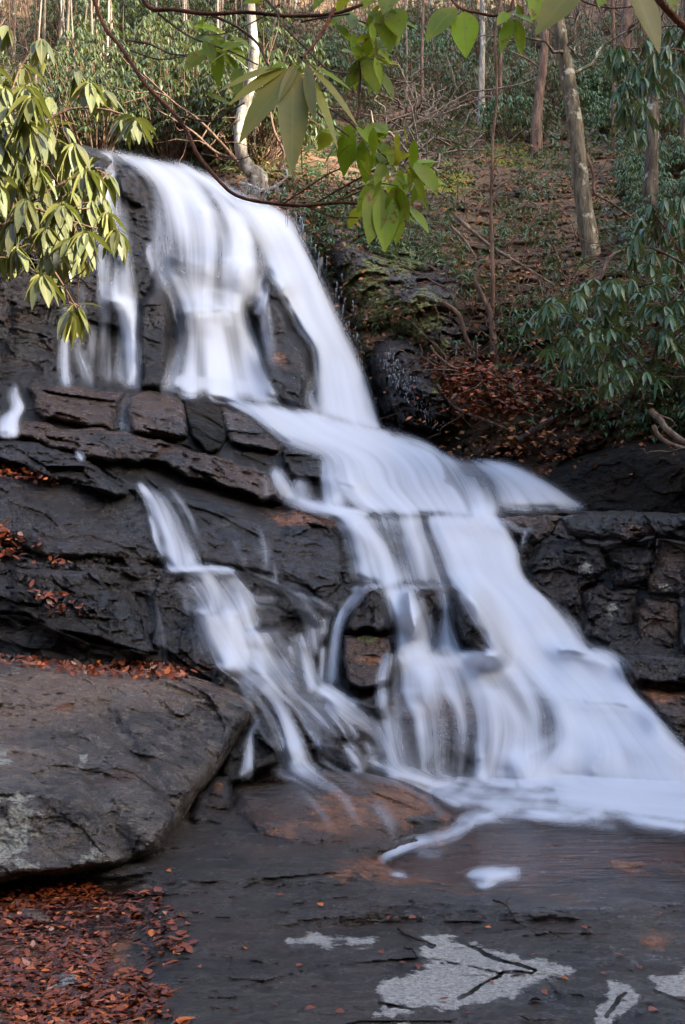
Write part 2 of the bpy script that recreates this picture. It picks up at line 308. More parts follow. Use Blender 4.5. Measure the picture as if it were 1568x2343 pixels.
# right wall
RB = plane3((1130,1190,12.1),(1350,1172,11.9),(1568,1174,11.4),(1900,1174,11.2),(1200,1350,11.6),(1330,1480,11),(1568,1500,10.7),(1900,1500,10.5))
_w = sm(sdist([(1130,1186),(1900,1174),(1900,1500),(1330,1485),(1230,1360),(1180,1260)], GX, GY)[0] / 20)
BED[...] = BED * (1 - _w) + np.minimum(BED, RB(GX, GY) + .02) * _w
WALLS = [
 ('brown sloping rock at the top of the wall, touching the white stream', [(1132,1186),(1200,1180),(1290,1178),(1270,1215),(1225,1250),(1195,1290),(1180,1240),(1150,1215)], .15, BROWN, {}),
 ('wide flat cap rock along the top of the right wall', [(1285,1180),(1330,1172),(1400,1168),(1480,1170),(1568,1176),(1900,1176),(1900,1250),(1568,1238),(1500,1225),(1440,1240),(1370,1240),(1300,1225)], .45, WET, {'lichen': blobs((1400,1185,60,14,.5),(1560,1210,30,20,.4)), 'rust': blobs((1450,1215,60,30,.7))}),
 ('large blue-black face of the right wall beside the white stream', [(1200,1290),(1232,1250),(1300,1228),(1370,1244),(1395,1300),(1360,1330),(1330,1350),(1335,1400),(1290,1420),(1250,1370),(1218,1330)], .3, WET, {'lichen': blobs((1345,1300,40,26,.9))}),
 ('mossy dark block in the middle of the right wall', [(1375,1244),(1440,1244),(1505,1228),(1500,1290),(1470,1340),(1410,1345),(1392,1310)], .22, WET, {'moss': blobs((1400,1300,40,50,.6),(1260,1250,40,30,.6))}),
 ('lichened block at the right edge of the wall', [(1508,1232),(1568,1242),(1900,1250),(1900,1370),(1568,1362),(1480,1362),(1475,1335),(1502,1292)], .3, BROWN, {'lichen': blobs((1520,1345,40,30,.85))}),
 ('low bluish block at the foot of the wall by the stream', [(1332,1356),(1365,1335),(1410,1350),(1462,1350),(1450,1400),(1448,1470),(1400,1482),(1345,1470),(1310,1440),(1336,1404)], .38, WET, {'lichen': blobs((1405,1392,26,22,1.))}),
 ('brown square block under the lichened block at the right edge', [(1455,1400),(1475,1368),(1560,1372),(1556,1420),(1545,1490),(1480,1492),(1452,1470)], .36, BROWN, {}),
 ('dark block at the very edge with a thin spill in front', [(1562,1372),(1900,1376),(1900,1500),(1568,1500),(1548,1488),(1558,1425)], .3, WET, {})]
for l, p, h, m_, at in WALLS: rock(l, p, h * .7, 20, .04, base=RB, mat=m_, attrs=at, noise=(.12,2.2,.06), amp=6, name='wall_rock')
rock('flat dark rock with a water edge at the foot of the right wall', [(1420,1512),(1450,1502),(1568,1512),(1900,1520),(1900,1580),(1568,1568),(1500,1565),(1452,1560)], .35, 10, .4, name='rock_slab')
rock('reddish brown rock sloping to the foam at the right edge', [(1440,1575),(1500,1570),(1568,1575),(1900,1590),(1900,1720),(1568,1710),(1530,1680),(1490,1630)], .3, 24, .4, mat=ORANGE, attrs={'rust': blobs((1500,1590,70,30,1.))})
# at the foot
rock('small dark rock under the left stream, split by a trickle', [(500,1770),(520,1715),(545,1690),(585,1640),(602,1632),(628,1670),(640,1700),(640,1748),(600,1768),(560,1790),(525,1800)], .5, 16, .5, base=plane3((500,1640,9.1),(640,1640,9.1),(500,1800,8.7),(640,1800,8.7)))
rock('wide rust and blue streaked boulder at the edge of the pool', [(505,1860),(520,1800),(548,1772),(580,1778),(640,1772),(740,1740),(860,1752),(950,1780),(1030,1830),(1046,1880),(1020,1905),(940,1950),(860,1985),(760,1985),(640,1975),(540,1930)], .75, 90, .55, base=plane3((500,1770,8.9),(800,1740,9.3),(1040,1830,9.2),(500,1900,7.85),(640,1975,7.12),(760,1985,7.08),(860,1985,7.08),(1040,1900,7.95),(960,1950,7.4)), mat=ORANGE, noise=(.05,1.2,.05), name='boulder', cat='boulder', attrs={'rust': blobs((950,1830,170,90,1.),(800,1860,160,90,.8),(640,1900,110,70,.55),(860,1960,120,40,1.))})
rock('wet black rock wedged in the gap beside the big grey boulder', [(430,1870),(450,1820),(495,1775),(530,1770),(540,1830),(530,1880),(560,1920),(500,1945),(440,1920)], .3, 18, .4, base=plane3((430,1780,8.2),(560,1780,8.4),(430,1920,7.4),(560,1930,7.5)), noise=(.10,2,.05), attrs={'rust': blobs((500,1800,20,20,.9))})
BB = plane3((-300,1500,8.7),(0,1500,8.8),(350,1530,8.9),(590,1620,8.9),(-300,2040,5.75),(0,2025,5.95),(290,1990,6.35),(440,1850,7.2),(0,1750,7.1),(300,1750,7.5),(500,1740,8.1))
rock('huge smooth grey boulder with pale lichen at the lower left', [(-320,1500),(0,1505),(150,1520),(280,1535),(360,1525),(440,1545),(520,1570),(580,1602),(592,1625),(560,1670),(530,1720),(498,1772),(455,1815),(435,1850),(415,1880),(372,1948),(330,1975),(290,1992),(150,2010),(60,2018),(0,2028),(-320,2040)],
     .2, 34, .7, base=BB, mat=GREY, noise=(.09,1.0,.10), amp=2, name='boulder', cat='boulder',
     bulge=lambda X, Y: .28 * np.exp(-((Y - 1800 - .1 * X) / 110.) ** 2) * sm((520 - X) / 150) - .16 * np.exp(-((X - 250 - (Y - 1640) * .75) / 24.) ** 2) * sm((Y - 1570) / 80) - .10 * np.exp(-((X - 120 - (Y - 1600) * .5) / 30.) ** 2) * sm((Y - 1590) / 90),
     attrs={'lichen': blobs((20,1900,150,150,.95),(0,1740,40,80,.7),(190,1735,26,40,.85),(200,1960,70,50,.75),(75,1612,60,20,.4),(-150,1850,150,200,.8)), 'rust': blobs((140,1620,60,60,.4),(260,1760,40,60,.35)), 'moss': blobs((180,1965,50,30,.25))})

# ------------------------------------------------------------------ ground slab and pool
POOL = [(862,1972),(905,2004),(1000,2014),(1080,2040),(1200,2032),(1300,2004),(1400,1990),(1568,2004),(1950,2010),(1950,1700),(1000,1720),(960,1800),(1040,1900),(900,1950)]
def ground_z(X, Y):
    sd, _, _ = sdist(POOL, X, Y); z = np.clip(-sd / 60., -2.4, 1) * .06
    z = z + .04 * np.exp(-((X - 1300) / 200.) ** 2 - ((Y - 2080) / 35.) ** 2) + .05 * sm((Y - 2100) / 200) + .03 * np.exp(-((X - 560) / 200.) ** 2 - ((Y - 2010) / 16.) ** 2) * sm((X - 360) / 40)
    return z - .07 * sm((420 - X) / 160) * sm((Y - 1990) / 40)
DRY = [[(955,2165),(990,2140),(1085,2160),(1150,2180),(1290,2205),(1315,2222),(1210,2252),(1175,2285),(1060,2300),(1010,2310),(875,2300),(862,2272),(880,2245),(925,2228),(980,2200)],
       [(1490,2240),(1568,2225),(1700,2240),(1700,2300),(1568,2292),(1500,2272)], [(1400,2252),(1440,2255),(1462,2280),(1440,2310),(1380,2342),(1500,2400),(1330,2400),(1370,2320)],
       [(862,2315),(960,2292),(990,2312),(900,2328)], [(660,2150),(730,2140),(790,2142),(862,2148),(840,2162),(760,2160),(700,2166)], [(870,2345),(930,2335),(950,2420),(840,2420)]]
CRACK = [[(930,2130),(990,2162)], [(1045,2150),(1110,2188),(1170,2208),(1228,2222),(1222,2232),(1150,2230),(1060,2290)], [(870,2298),(1000,2312)], [(370,2022),(520,2022),(600,2040),(640,2060)], [(1390,2330),(1440,2280)], [(1500,2272),(1568,2300)]]
def cracks(X, Y):
    r = np.full(X.shape, 1e9)
    for L in CRACK:
        for (x0, y0), (x1, y1) in zip(L[:-1], L[1:]):
            t = np.clip(((X - x0) * (x1 - x0) + (Y - y0) * (y1 - y0)) / ((x1 - x0) ** 2 + (y1 - y0) ** 2), 0, 1); r = np.minimum(r, np.hypot(X - x0 - t * (x1 - x0), Y - y0 - t * (y1 - y0)))
    return r
i0, j0 = 0, int((1660 - GY0) / S); X, Y = GX[j0:], GY[j0:]
fl = dplane(X, Y, 0.); P0 = pt(X, Y, fl); q = strata(P0)
Wp = np.stack([fbm(P0 * 1.1, 3, 3), fbm(P0 * 1.1, 3, 4)], -1) * 60
Z = ground_z(X + Wp[..., 0] * .3, Y + Wp[..., 1] * .15) + .009 * facet(np.stack([P0[..., 0] * 1.4 + P0[..., 1] * .5, P0[..., 1] * 3.2 - P0[..., 0] * .6, P0[..., 2]], -1), 77) + .004 * facet(np.stack([P0[..., 0] * 4 + P0[..., 1], P0[..., 1] * 9 - P0[..., 0] * 2, P0[..., 2]], -1), 87) + .026 * fbm(P0 * 2, 6, 91, .6) + .045 * fbm(np.stack([P0[..., 0] * .9 + P0[..., 1] * .5, P0[..., 1] * 2.6 - P0[..., 0] * .9, 0 * X], -1), 4, 95) * sm((X - 300) / 500)
ck = cracks(X + Wp[..., 0] * .25 + 14 * fbm(P0 * 9, 3, 61), Y + Wp[..., 1] * .2 + 10 * fbm(P0 * 9, 3, 62)); Z = Z - .010 * np.exp(-(ck / 3.) ** 2) * sm(.6 + 1.5 * fbm(P0 * 3, 2, 44))
dry = 0
for p in DRY: dry = np.maximum(dry, inside(roughen(p, 8, 9, 3), X, Y, 22))
dry = dry * sm((ck - 2.5) / 4)
P = pt(X, Y, dplane(X, Y, Z)); n0, n1 = X.shape
idx = np.arange(n0 * n1).reshape(n0, n1); Q = np.stack([idx[:-1, :-1], idx[1:, :-1], idx[1:, 1:], idx[:-1, 1:]], -1).reshape(-1, 4)
GROUND_Z = Z; GROUND_J = j0
rust = 1.1 * inside(POOL, X, Y, 60) + blobs((850,1990,160,40,.7),(1230,1940,200,60,.55),(1500,2150,60,30,.8),(480,1950,100,40,.4),(1400,1900,200,40,.4),(1300,2060,100,30,.4))(X, Y)
put('ground', mesh_np('ground', P.reshape(-1, 3), Q, SLAB, {'dry': dry.ravel(), 'rust': np.maximum(rust, .95 * inside([(-330,2040),(0,2030),(180,2015),(300,2060),(310,2120),(290,2200),(340,2250),(420,2260),(340,2342),(280,2420),(-330,2420)], X, Y, 40)).ravel(), 'lichen': 0 * rust.ravel(), 'moss': 0 * rust.ravel()}), kind='structure', label='flat dark wet rock slab with pale dry patches')
V = np.array([[14 * cos(a), 4 + 14 * sin(a), -.32] for a in np.linspace(0, 2 * pi, 48, endpoint=False)]); V = np.vstack([V, [[0, 4, -.32]]]); Q = np.array([[k, (k + 1) % 48, 48] for k in range(48)])
put('ground', mesh_np('ground', V, Q, SLAB, {k: np.zeros(49) for k in ('dry', 'rust', 'lichen', 'moss')}), kind='structure', label='rock floor of the gorge around the slab')
def gz(x, y):
    i = np.clip(((np.asarray(x) - GX0) / S).astype(int), 0, GNX - 1); j = np.clip(((np.asarray(y) - GY0) / S).astype(int) - GROUND_J, 0, GROUND_Z.shape[0] - 1); return GROUND_Z[j, i]
w_, h_ = np.meshgrid(np.linspace(-3.5, 6, 120), np.linspace(5.2, 10.2, 120))
V = np.stack([w_, h_, .0 * w_ + .004 * fbm(np.stack([w_ * 1.5, h_ * 4, w_ * 0], -1), 3, 5)], -1).reshape(-1, 3)
idx = np.arange(120 * 120).reshape(120, 120); Q = np.stack([idx[:-1, :-1], idx[:-1, 1:], idx[1:, 1:], idx[1:, :-1]], -1).reshape(-1, 4)
m = MT('pool_water'); g = m.n('ShaderNodeBsdfGlossy'); m.set(g.inputs['Roughness'], .16)
b = m.bump(m.noise(m.pos((1, 3.5, 1), (0, 0, radians(-12))), 3.2, 5, .6), .35, .05); m.set(g.inputs['Normal'], b)
t = m.n('ShaderNodeBsdfTransparent'); m.set(t.inputs[0], (.80, .66, .50)); fr = m.n('ShaderNodeFresnel'); fr.inputs[0].default_value = 1.33; m.set(fr.inputs['Normal'], b)
mx = m.n('ShaderNodeMixShader'); m.set(mx.inputs[0], m.math('ADD', fr.outputs[0], .04)); m.set(mx.inputs[1], t.outputs[0]); m.set(mx.inputs[2], g.outputs[0])
put('water', mesh_np('pool_water', V, Q, m.done(mx.outputs[0])), kind='structure', label='shallow brown pool at the foot of the cascade')

# ------------------------------------------------------------------ falling water, laid over the rocks
from functools import reduce
def blur(A, r):
    for ax in (0, 1):
        c = np.cumsum(np.pad(A, [(r + 1, r) if k == ax else (0, 0) for k in (0, 1)], mode='edge'), axis=ax)
        n = A.shape[ax]; A = (np.take(c, np.arange(2 * r + 1, 2 * r + 1 + n), ax) - np.take(c, np.arange(0, n), ax)) / (2 * r + 1)
    return A
def minf(A, r):
    B = A.copy()
    for ax in (0, 1):
        C = B.copy()
        for k in range(1, r + 1):
            C = np.minimum(C, np.minimum(np.roll(B, k, ax), np.roll(B, -k, ax)))
        B = C
    return B
Dw = np.where(Dc > 500, BED, Dc); Dn = minf(Dw, 2); Dsm = np.minimum(blur(Dn, 3), Dn + .04)
def sample(A, x, y):
    u = np.clip((x - GX0) / S, 0, GNX - 1.001); v = np.clip((y - GY0) / S, 0, GNY - 1.001); i = u.astype(int); j = v.astype(int); a = u - i; b = v - j
    return A[j, i] * (1 - a) * (1 - b) + A[j, i + 1] * a * (1 - b) + A[j + 1, i] * (1 - a) * b + A[j + 1, i + 1] * a * b
m = MT('falling_water'); den = m.attr('flow'); sk = m.attr('streak')
al = m.math('ADD', den, m.math('MULTIPLY', sk, m.attr('veil'))); al = m.ramp(al, -.02, 1.34, 0, .985); al = m.math('MULTIPLY', al, m.ramp(den, 0, .12))
df = m.bsdf((.61, .66, .745), .5, m.bump(sk, .12, .03), .2)
tr = m.n('ShaderNodeBsdfTranslucent'); m.set(tr.inputs[0], (.88, .90, .94)); m1 = m.n('ShaderNodeMixShader'); m1.inputs[0].default_value = .2; m.set(m1.inputs[1], df); m.set(m1.inputs[2], tr.outputs[0])
tp = m.n('ShaderNodeBsdfTransparent'); m2 = m.n('ShaderNodeMixShader'); m.set(m2.inputs[0], al); m.set(m2.inputs[1], tp.outputs[0]); m.set(m2.inputs[2], m1.outputs[0])
FALL = m.done(m2.outputs[0])
J0, J1 = int((300 - GY0) / S), int((2090 - GY0) / S)          # rows of the grid that carry running water
WD = np.zeros((J1 - J0, GNX)); WFX = np.zeros(WD.shape); WFY = np.zeros(WD.shape); WW = np.zeros(WD.shape); OWN = np.zeros(WD.shape, int); WTHIN = np.zeros(WD.shape); NAMES = []
class Stream:
    """streams of one body of water: how thick it runs, and which way, at each place of the bed"""
    def __init__(s): s.k = len(NAMES) + 1; NAMES.append(None)
    def add(s, L, R, dens, edge=.3, soft=(.06, .06), **_):
        L = np.array(L, float); R = np.array(R, float); e = (R - L) * .07; L, R = L - e, R + e
        ln = np.hypot(*np.diff((L + R) / 2, axis=0).T).sum(); w = np.hypot(*(R - L).T).max(); nv = max(10, int(ln / 1.6)); nu = max(9, int(w / 1.6))
        A = resample(L, nv); B = resample(R, nv); u = np.linspace(0, 1, nu); M = A[:, None] + (B - A)[:, None] * u[None, :, None]
        T = np.gradient(M, axis=0); T /= np.hypot(T[..., 0], T[..., 1])[..., None] + 1e-6; t = np.linspace(0, 1, nv)
        d = np.interp(t, np.linspace(0, 1, len(dens)), dens)[:, None] * sm(np.minimum(u, 1 - u)[None] / np.clip(np.clip(edge * np.hypot(*(B - A).T), 5, 30) / (np.hypot(*(B - A).T) + 1e-6), .02, .5)[:, None]) * (sm(t / soft[0]) * sm((1 - t) / soft[1]))[:, None]
        i = np.round((M[..., 0] - GX0) / S).astype(int); j = np.round((M[..., 1] - GY0) / S).astype(int) - J0; k = (i >= 0) & (i < GNX) & (j >= 0) & (j < J1 - J0); i, j, d, T = i[k], j[k], d[k], T[k]
        new = np.zeros(WD.shape); np.maximum.at(new, (j, i), d); new = blur(blur(new, 1), 1) if w < 26 else blur(blur(new, 2), 2)
        OWN[new > WD] = s.k; WD[...] = np.maximum(WD, new) + .2 * np.minimum(WD, new) * (np.maximum(WD, new) < .8)
        if w < 30 and s.k < 4 and abs(T[:, 0]).mean() > 2.2 * abs(T[:, 1]).mean(): d = d * .02
        np.add.at(WFX, (j, i), T[:, 0] * d); np.add.at(WFY, (j, i), T[:, 1] * d); np.add.at(WW, (j, i), d)
    def line(s, pts, w, dens, **k):
        P = np.array(pts, float); T = np.gradient(P, axis=0); T /= np.hypot(*T.T)[:, None]; N = np.c_[T[:, 1], -T[:, 0]]; w = np.broadcast_to(np.array(w, float), (len(P),))[:, None] / 2 + 2
        k.setdefault('edge', .36); s.add(P - N * w, P + N * w, [1.15 * x for x in dens], **k)
    def strands(s, n, quad, w, dens, ln, sway=6, seed=1):
        """n thin threads inside a quad given by its upper and lower edges"""
        r = np.random.default_rng(seed); (a, b), (c, d) = [np.array(q, float) for q in quad]
        for _ in range(n):
            u = r.random(); t0 = r.uniform(0, 1 - ln[0]); t1 = min(1, t0 + r.uniform(*ln)); p = a + (b - a) * u; q = c + (d - c) * np.clip(u + r.normal(0, .05), 0, 1)
            P = [p + (q - p) * t + np.array([r.normal(0, sway), 0]) * (0 < k < 3) for k, t in enumerate(np.linspace(t0, t1, 4))]; k_ = r.uniform(*dens); s.line(P, r.uniform(*w), [k_ * .5, k_, k_ * .8, k_ * .5], soft=(.15, .25))
    def build(s, name, label): NAMES[s.k - 1] = (name, label)
def lic(N, fx, fy, n):
    jj, ii = np.mgrid[0:N.shape[0], 0:N.shape[1]].astype(float); acc = N.copy(); wt = 1.
    def samp(A, x, y):
        x = np.clip(x, 0, A.shape[1] - 1.001); y = np.clip(y, 0, A.shape[0] - 1.001); i = x.astype(int); j = y.astype(int); a = x - i; b = y - j
        return A[j, i] * (1 - a) * (1 - b) + A[j, i + 1] * a * (1 - b) + A[j + 1, i] * (1 - a) * b + A[j + 1, i + 1] * a * b
    for sg in (1, -1):
        x, y = ii.copy(), jj.copy()
        for k in range(n):
            vx, vy = samp(fx, x, y), samp(fy, x, y); x += sg * vx; y += sg * vy; w = .5 + .5 * cos(pi * k / n); acc += w * samp(N, x, y); wt += w
    acc = acc / wt; return (acc - acc.mean()) / acc.std()
def finish_water():
    global WD
    for r in (3, 8, 18, 40):
        w_ = blur(WW, r); hole = WW < 1e-3; WFX[hole] = blur(WFX, r)[hole] * (w_ > 1e-4)[hole]; WFY[hole] = blur(WFY, r)[hole] * (w_ > 1e-4)[hole]; WW[hole] = w_[hole] * (w_ > 1e-4)[hole]
    WD = WD * np.where(OWN == 3, .98, 1); br = fbm(np.stack([GX[J0:J1] / 34, GY[J0:J1] / 13, 0 * GX[J0:J1]], -1), 4, 71, .6)
    WD = WD * np.where((OWN == 4) & (WD < 1.02), np.clip(.92 + .55 * br, .2, 1.1), 1)
    fx, fy = blur(WFX / (WW + 1e-6), 3), blur(WFY / (WW + 1e-6), 3); l = np.hypot(fx, fy) + 1e-6; fx, fy = fx / l, fy / l
    r = np.random.default_rng(5); n1 = r.random(WD.shape); n2 = blur(r.random(WD.shape), 2); n3 = blur(blur(r.random(WD.shape), 5), 4)
    st = .6 * lic(n1, fx, fy, 40) + .8 * lic(n2 / n2.std(), fx, fy, 55) + .55 * lic(n3 / n3.std(), fx, fy, 40); st = np.clip(st * .5, -1, 1)
    WD = WD * np.where((OWN < 4) & (WD < .95), np.clip(1 + .34 * blur(lic(n3 / n3.std(), fx, fy, 50), 1), .45, 1.35), 1)
    core = blur(np.clip(WD, 0, 1), 3); core = np.clip((core - .45) * 2.2, 0, 1); mist = .62 * blur(blur(blur(core, 4), 4), 4); WD = blur(WD, 2) * .65 + WD * .35; WD = np.maximum(WD, mist)
    near = OWN.copy()
    for _ in range(16):
        for ax, sh in ((0, 1), (0, -1), (1, 1), (1, -1)):
            r_ = np.roll(near, sh, ax); near = np.where(near == 0, r_, near)
    OWN[...] = near
    veil = .62 * np.clip(1.4 - WD, .30, .8) * sm(WD / .3) * np.where(OWN == 3, 1.35, 1)
    X, Y = GX[J0:J1], GY[J0:J1]; d1 = Dsm[J0:J1]; big = np.minimum(blur(blur(minf(Dw, 4), 6), 5)[J0:J1], blur(minf(Dw, 2), 2)[J0:J1])
    thick = blur(np.clip(WD, 0, 1), 6); d = d1 * (1 - sm((thick - .4) * 2.5)) + big * sm((thick - .4) * 2.5) - .05 - .16 * thick ** 2
    d = np.where(Y > 1700, np.minimum(d, dplane(X, Y, .015 + .05 * thick ** 2)), d); d = blur(d, 1)
    P = pt(X, Y, d); OW = OWN
    for k, nm in enumerate(NAMES, 1):
        cell = (np.maximum.reduce([WD[:-1, :-1], WD[1:, :-1], WD[1:, 1:], WD[:-1, 1:]]) > .012) & (OW[:-1, :-1] == k); j, i = np.nonzero(cell); W_ = GNX
        q = np.stack([j * W_ + i, (j + 1) * W_ + i, (j + 1) * W_ + i + 1, j * W_ + i + 1], -1); u, inv = np.unique(q, return_inverse=True); V = P.reshape(-1, 3)[u]; c = V.mean(0)
        put(nm[0], mesh_np(nm[0], V, inv.reshape(-1, 4), FALL, {'flow': WD.ravel()[u], 'streak': st.ravel()[u], 'veil': veil.ravel()[u]}, center=c), kind='structure', label=nm[1], loc=c)
w = Stream()      # upper falls
w.add([(226,340),(262,352),(303,385),(335,430),(350,500),(358,570),(362,640),(385,690),(402,770),(392,840),(378,910)], [(420,376),(445,390),(500,436),(545,490),(572,540),(575,600),(570,660),(560,720),(590,800),(612,860),(650,935)], [.9,.95,.85,.7,.62,.56,.62,.75,.88,.92,1.05], edge=.26, soft=(.03,.04))
w.add([(400,390),(430,450),(455,520),(460,600),(440,700),(420,800),(405,915)], [(500,440),(535,500),(548,580),(545,650),(555,720),(575,820),(620,930)], [.9,.8,.6,.55,1.0,.85,.9], edge=.36, soft=(.06,.04))
w.add([(430,380),(492,428),(556,490),(594,560),(618,628),(652,690),(684,750),(714,796),(722,870),(735,960)], [(480,402),(560,450),(645,486),(696,540),(738,620),(770,700),(800,772),(832,840),(864,925),(886,1005)], [1.0,1.1,1.1,1.1,1.1,1.1,1.1,1.1,1.1,1.15], edge=.24, soft=(.03,.03))
w.add([(480,440),(505,490),(520,560),(510,640),(500,700)], [(566,486),(596,545),(608,600),(606,650),(600,700)], [.85,.68,.56,.56,.45], edge=.25)
w.line([(490,505),(540,515),(585,560)], [10,14,10], [.6,.9,.5]); w.line([(505,600),(545,592),(590,606)], [10,14,10], [.5,.85,.5])
w.add([(352,628),(385,640),(412,690),(425,760)], [(400,612),(440,640),(465,700),(480,770)], [.6,.85,.85,.6], edge=.35)
w.add([(222,346),(236,380),(238,440),(232,520),(226,580),(222,690),(232,760),(225,885)], [(262,350),(264,390),(288,450),(300,540),(312,640),(320,700),(316,780),(322,895)], [.8,.5,.38,.36,.4,.45,.3,.26], edge=.3, soft=(.02,.04))
w.line([(262,690),(288,705),(296,770),(300,830),(302,895)], [44,46,26,26,30], [.6,.9,.85,.85,.6]); w.line([(225,690),(270,682),(312,694)], 16, [.3,.7,.5])
w.line([(252,620),(250,700),(240,780),(236,885)], [20,22,18,26], [.3,.5,.6,.5]); w.line([(246,400),(240,470),(258,560),(250,640),(262,690)], [22,26,22,22,30], [.7,.75,.55,.6,.7])
w.line([(282,470),(286,560),(296,640)], [12,14,12], [.4,.5,.3]); w.line([(268,390),(252,410),(246,450)], 10, [.6,.8,.5])
w.line([(150,690),(150,760),(148,840),(152,885)], [16,16,18,40], [.15,.4,.55,.45]); w.line([(185,640),(190,730),(175,800),(196,845),(208,890)], [14,16,14,30,40], [.2,.35,.45,.5,.45]); w.line([(712,860),(708,900),(730,950)], [10,12,22], [.5,.6,.6])
w.add([(600,690),(590,740),(600,820),(620,900),(650,940)], [(618,690),(625,740),(640,820),(665,900),(700,950)], [.3,.4,.35,.3,.5], edge=.45); w.line([(606,650),(602,690),(585,720)], [14,12,16], [.4,.7,.5])
w.strands(14, [((225,360),(300,400)),((226,885),(320,890))], (5,12), (.3,.65), (.2,.6), 4, 2); w.strands(16, [((470,430),(590,520)),((520,690),(610,690))], (5,12), (.3,.6), (.2,.5), 4, 3); w.strands(5, [((140,640),(215,640)),((140,885),(215,890))], (5,9), (.25,.5), (.2,.6), 3, 4); w.strands(8, [((330,420),(370,420)),((345,640),(395,640))], (5,10), (.3,.5), (.3,.7), 3, 5)
w.build('waterfall', 'tall white veils of the upper waterfall')
w = Stream()      # middle fan
w.add([(515,905),(560,930),(615,965),(660,1000),(715,1025),(748,1050),(760,1100),(800,1140),(845,1175)], [(885,975),(900,1000),(940,1012),(985,1030),(1010,1050),(1035,1085),(1055,1120),(1070,1150),(1085,1185)], [1.0,1.1,1.1,1.08,1.0,.95,.95,1.0,1.05], edge=.16, soft=(.04,.03))
w.add([(985,1030),(1010,1060),(1040,1100),(1060,1145),(1070,1180)], [(1090,1062),(1120,1085),(1140,1120),(1150,1150),(1150,1180)], [.85,.55,.5,.6,.9], edge=.25)
w.add([(1060,1052),(1090,1072),(1120,1105),(1135,1140),(1140,1178)], [(1150,1062),(1200,1075),(1262,1108),(1315,1145),(1362,1172)], [.8,.95,.95,.85,.6], edge=.36, soft=(.05,.2))
w.line([(590,945),(640,985),(680,1010),(760,1030)], [20,26,34,40], [.5,.7,.8,.8]); w.line([(560,930),(700,985),(900,1005),(1000,1035)], [10,26,30,14], [.5,1,1,.6])
w.add([(610,1075),(620,1110),(640,1142)], [(636,1070),(660,1100),(690,1150)], [.8,.8,.7], edge=.3); w.line([(604,1080),(612,1140)], 10, [.5,.6]); w.line([(688,1092),(694,1120),(700,1150)], [26,34,40], [.6,.4,.35])
w.add([(600,1132),(680,1155),(760,1180),(840,1195)], [(640,1132),(720,1146),(790,1158),(860,1158)], [.3,.8,.9,.8], edge=.3)
w.add([(735,1045),(738,1095),(742,1160)], [(800,1040),(820,1090),(845,1165)], [.8,.6,.5], edge=.2); w.line([(735,1098),(760,1090),(800,1094),(832,1106)], 14, [.3,.9,.9,.5]); w.line([(650,1150),(760,1170),(900,1164),(1060,1172),(1140,1180)], [6,10,14,18,12], [.3,.6,.7,.9,.6])
# lower main
w.add([(965,1168),(975,1205),(1000,1260),(1030,1320),(1080,1375),(1122,1440),(1155,1500),(1205,1550),(1256,1610),(1285,1680),(1250,1740),(1190,1810)], [(1128,1175),(1158,1212),(1186,1262),(1205,1318),(1262,1372),(1306,1425),(1345,1490),(1420,1560),(1490,1635),(1560,1705),(1650,1760),(1700,1800)], [1.05,1.1,1.1,1.1,1.1,1.1,1.15,1.15,1.15,1.1,1.05,1.2], edge=.24, soft=(.02,.02))
w.add([(770,1180),(790,1215),(800,1260),(815,1330)], [(1020,1175),(1020,1215),(1040,1270),(1070,1345)], [.85,.62,.62,.68], edge=.12, soft=(.08,.04))
w.line([(775,1188),(830,1205),(868,1245),(888,1295),(900,1345)], [26,44,52,56,64], [.6,.9,.95,.95,1.]); w.line([(930,1200),(960,1250),(975,1330)], [30,34,34], [.4,.65,.6]); w.line([(1000,1200),(1040,1270),(1068,1340)], [50,60,70], [.8,.9,.9])
w.line([(800,1348),(870,1340),(960,1343),(1060,1340),(1110,1356)], [6,8,9,9,9], [.4,.6,.7,.7,.6])
w.add([(866,1338),(884,1390),(894,1440),(896,1500)], [(948,1340),(962,1390),(985,1440),(1000,1500)], [.95,.98,.95,1.05], edge=.26); w.add([(985,1343),(1004,1400),(996,1450),(985,1500)], [(1046,1343),(1036,1400),(1040,1450),(1062,1500)], [.65,.75,.9,1], edge=.3); w.line([(955,1365),(975,1420),(985,1470)], [26,30,30], [.35,.4,.5])
w.add([(1036,1352),(1066,1400),(1105,1460),(1135,1505)], [(1110,1350),(1150,1400),(1180,1460),(1210,1510)], [.55,.5,.5,.9], edge=.4)
w.add([(896,1488),(880,1560),(888,1640),(900,1700),(920,1785)], [(1200,1492),(1250,1560),(1285,1630),(1280,1700),(1230,1795)], [1.0,.82,.68,.60,.50], edge=.10, soft=(.06,.06))
w.add([(896,1490),(910,1515),(935,1545)], [(1160,1488),(1220,1520),(1290,1590)], [.9,1.05,.5], edge=.3)
w.line([(880,1592),(920,1580),(975,1580)], 8, [.4,.7,.3]); w.line([(930,1620),(960,1612),(990,1630),(1000,1700),(1002,1770)], [10,14,24,26,22], [.3,.7,.65,.5,.4])
w.line([(1080,1540),(1150,1590),(1200,1650),(1220,1720)], [40,40,40,40], [.55,.65,.65,.6]); w.line([(1000,1560),(1060,1630),(1090,1720),(1100,1790)], [30,34,30,26], [.5,.55,.55,.55]); w.line([(1085,1700),(1105,1740),(1112,1790)], [8,10,14], [.4,.8,.8])
w.line([(900,1520),(892,1600),(905,1700)], [24,24,20], [.6,.5,.3]); w.line([(1172,1715),(1190,1760),(1205,1800)], [24,30,40], [.8,.9,.9]); w.add([(1180,1720),(1190,1760),(1190,1800)], [(1290,1640),(1330,1720),(1350,1800)], [.7,.9,1.], edge=.35)
w.add([(1262,1476),(1320,1520),(1390,1590),(1460,1660),(1500,1720)], [(1400,1486),(1445,1515),(1470,1580),(1530,1645),(1580,1705)], [.7,.8,.65,.62,.8], edge=.35)
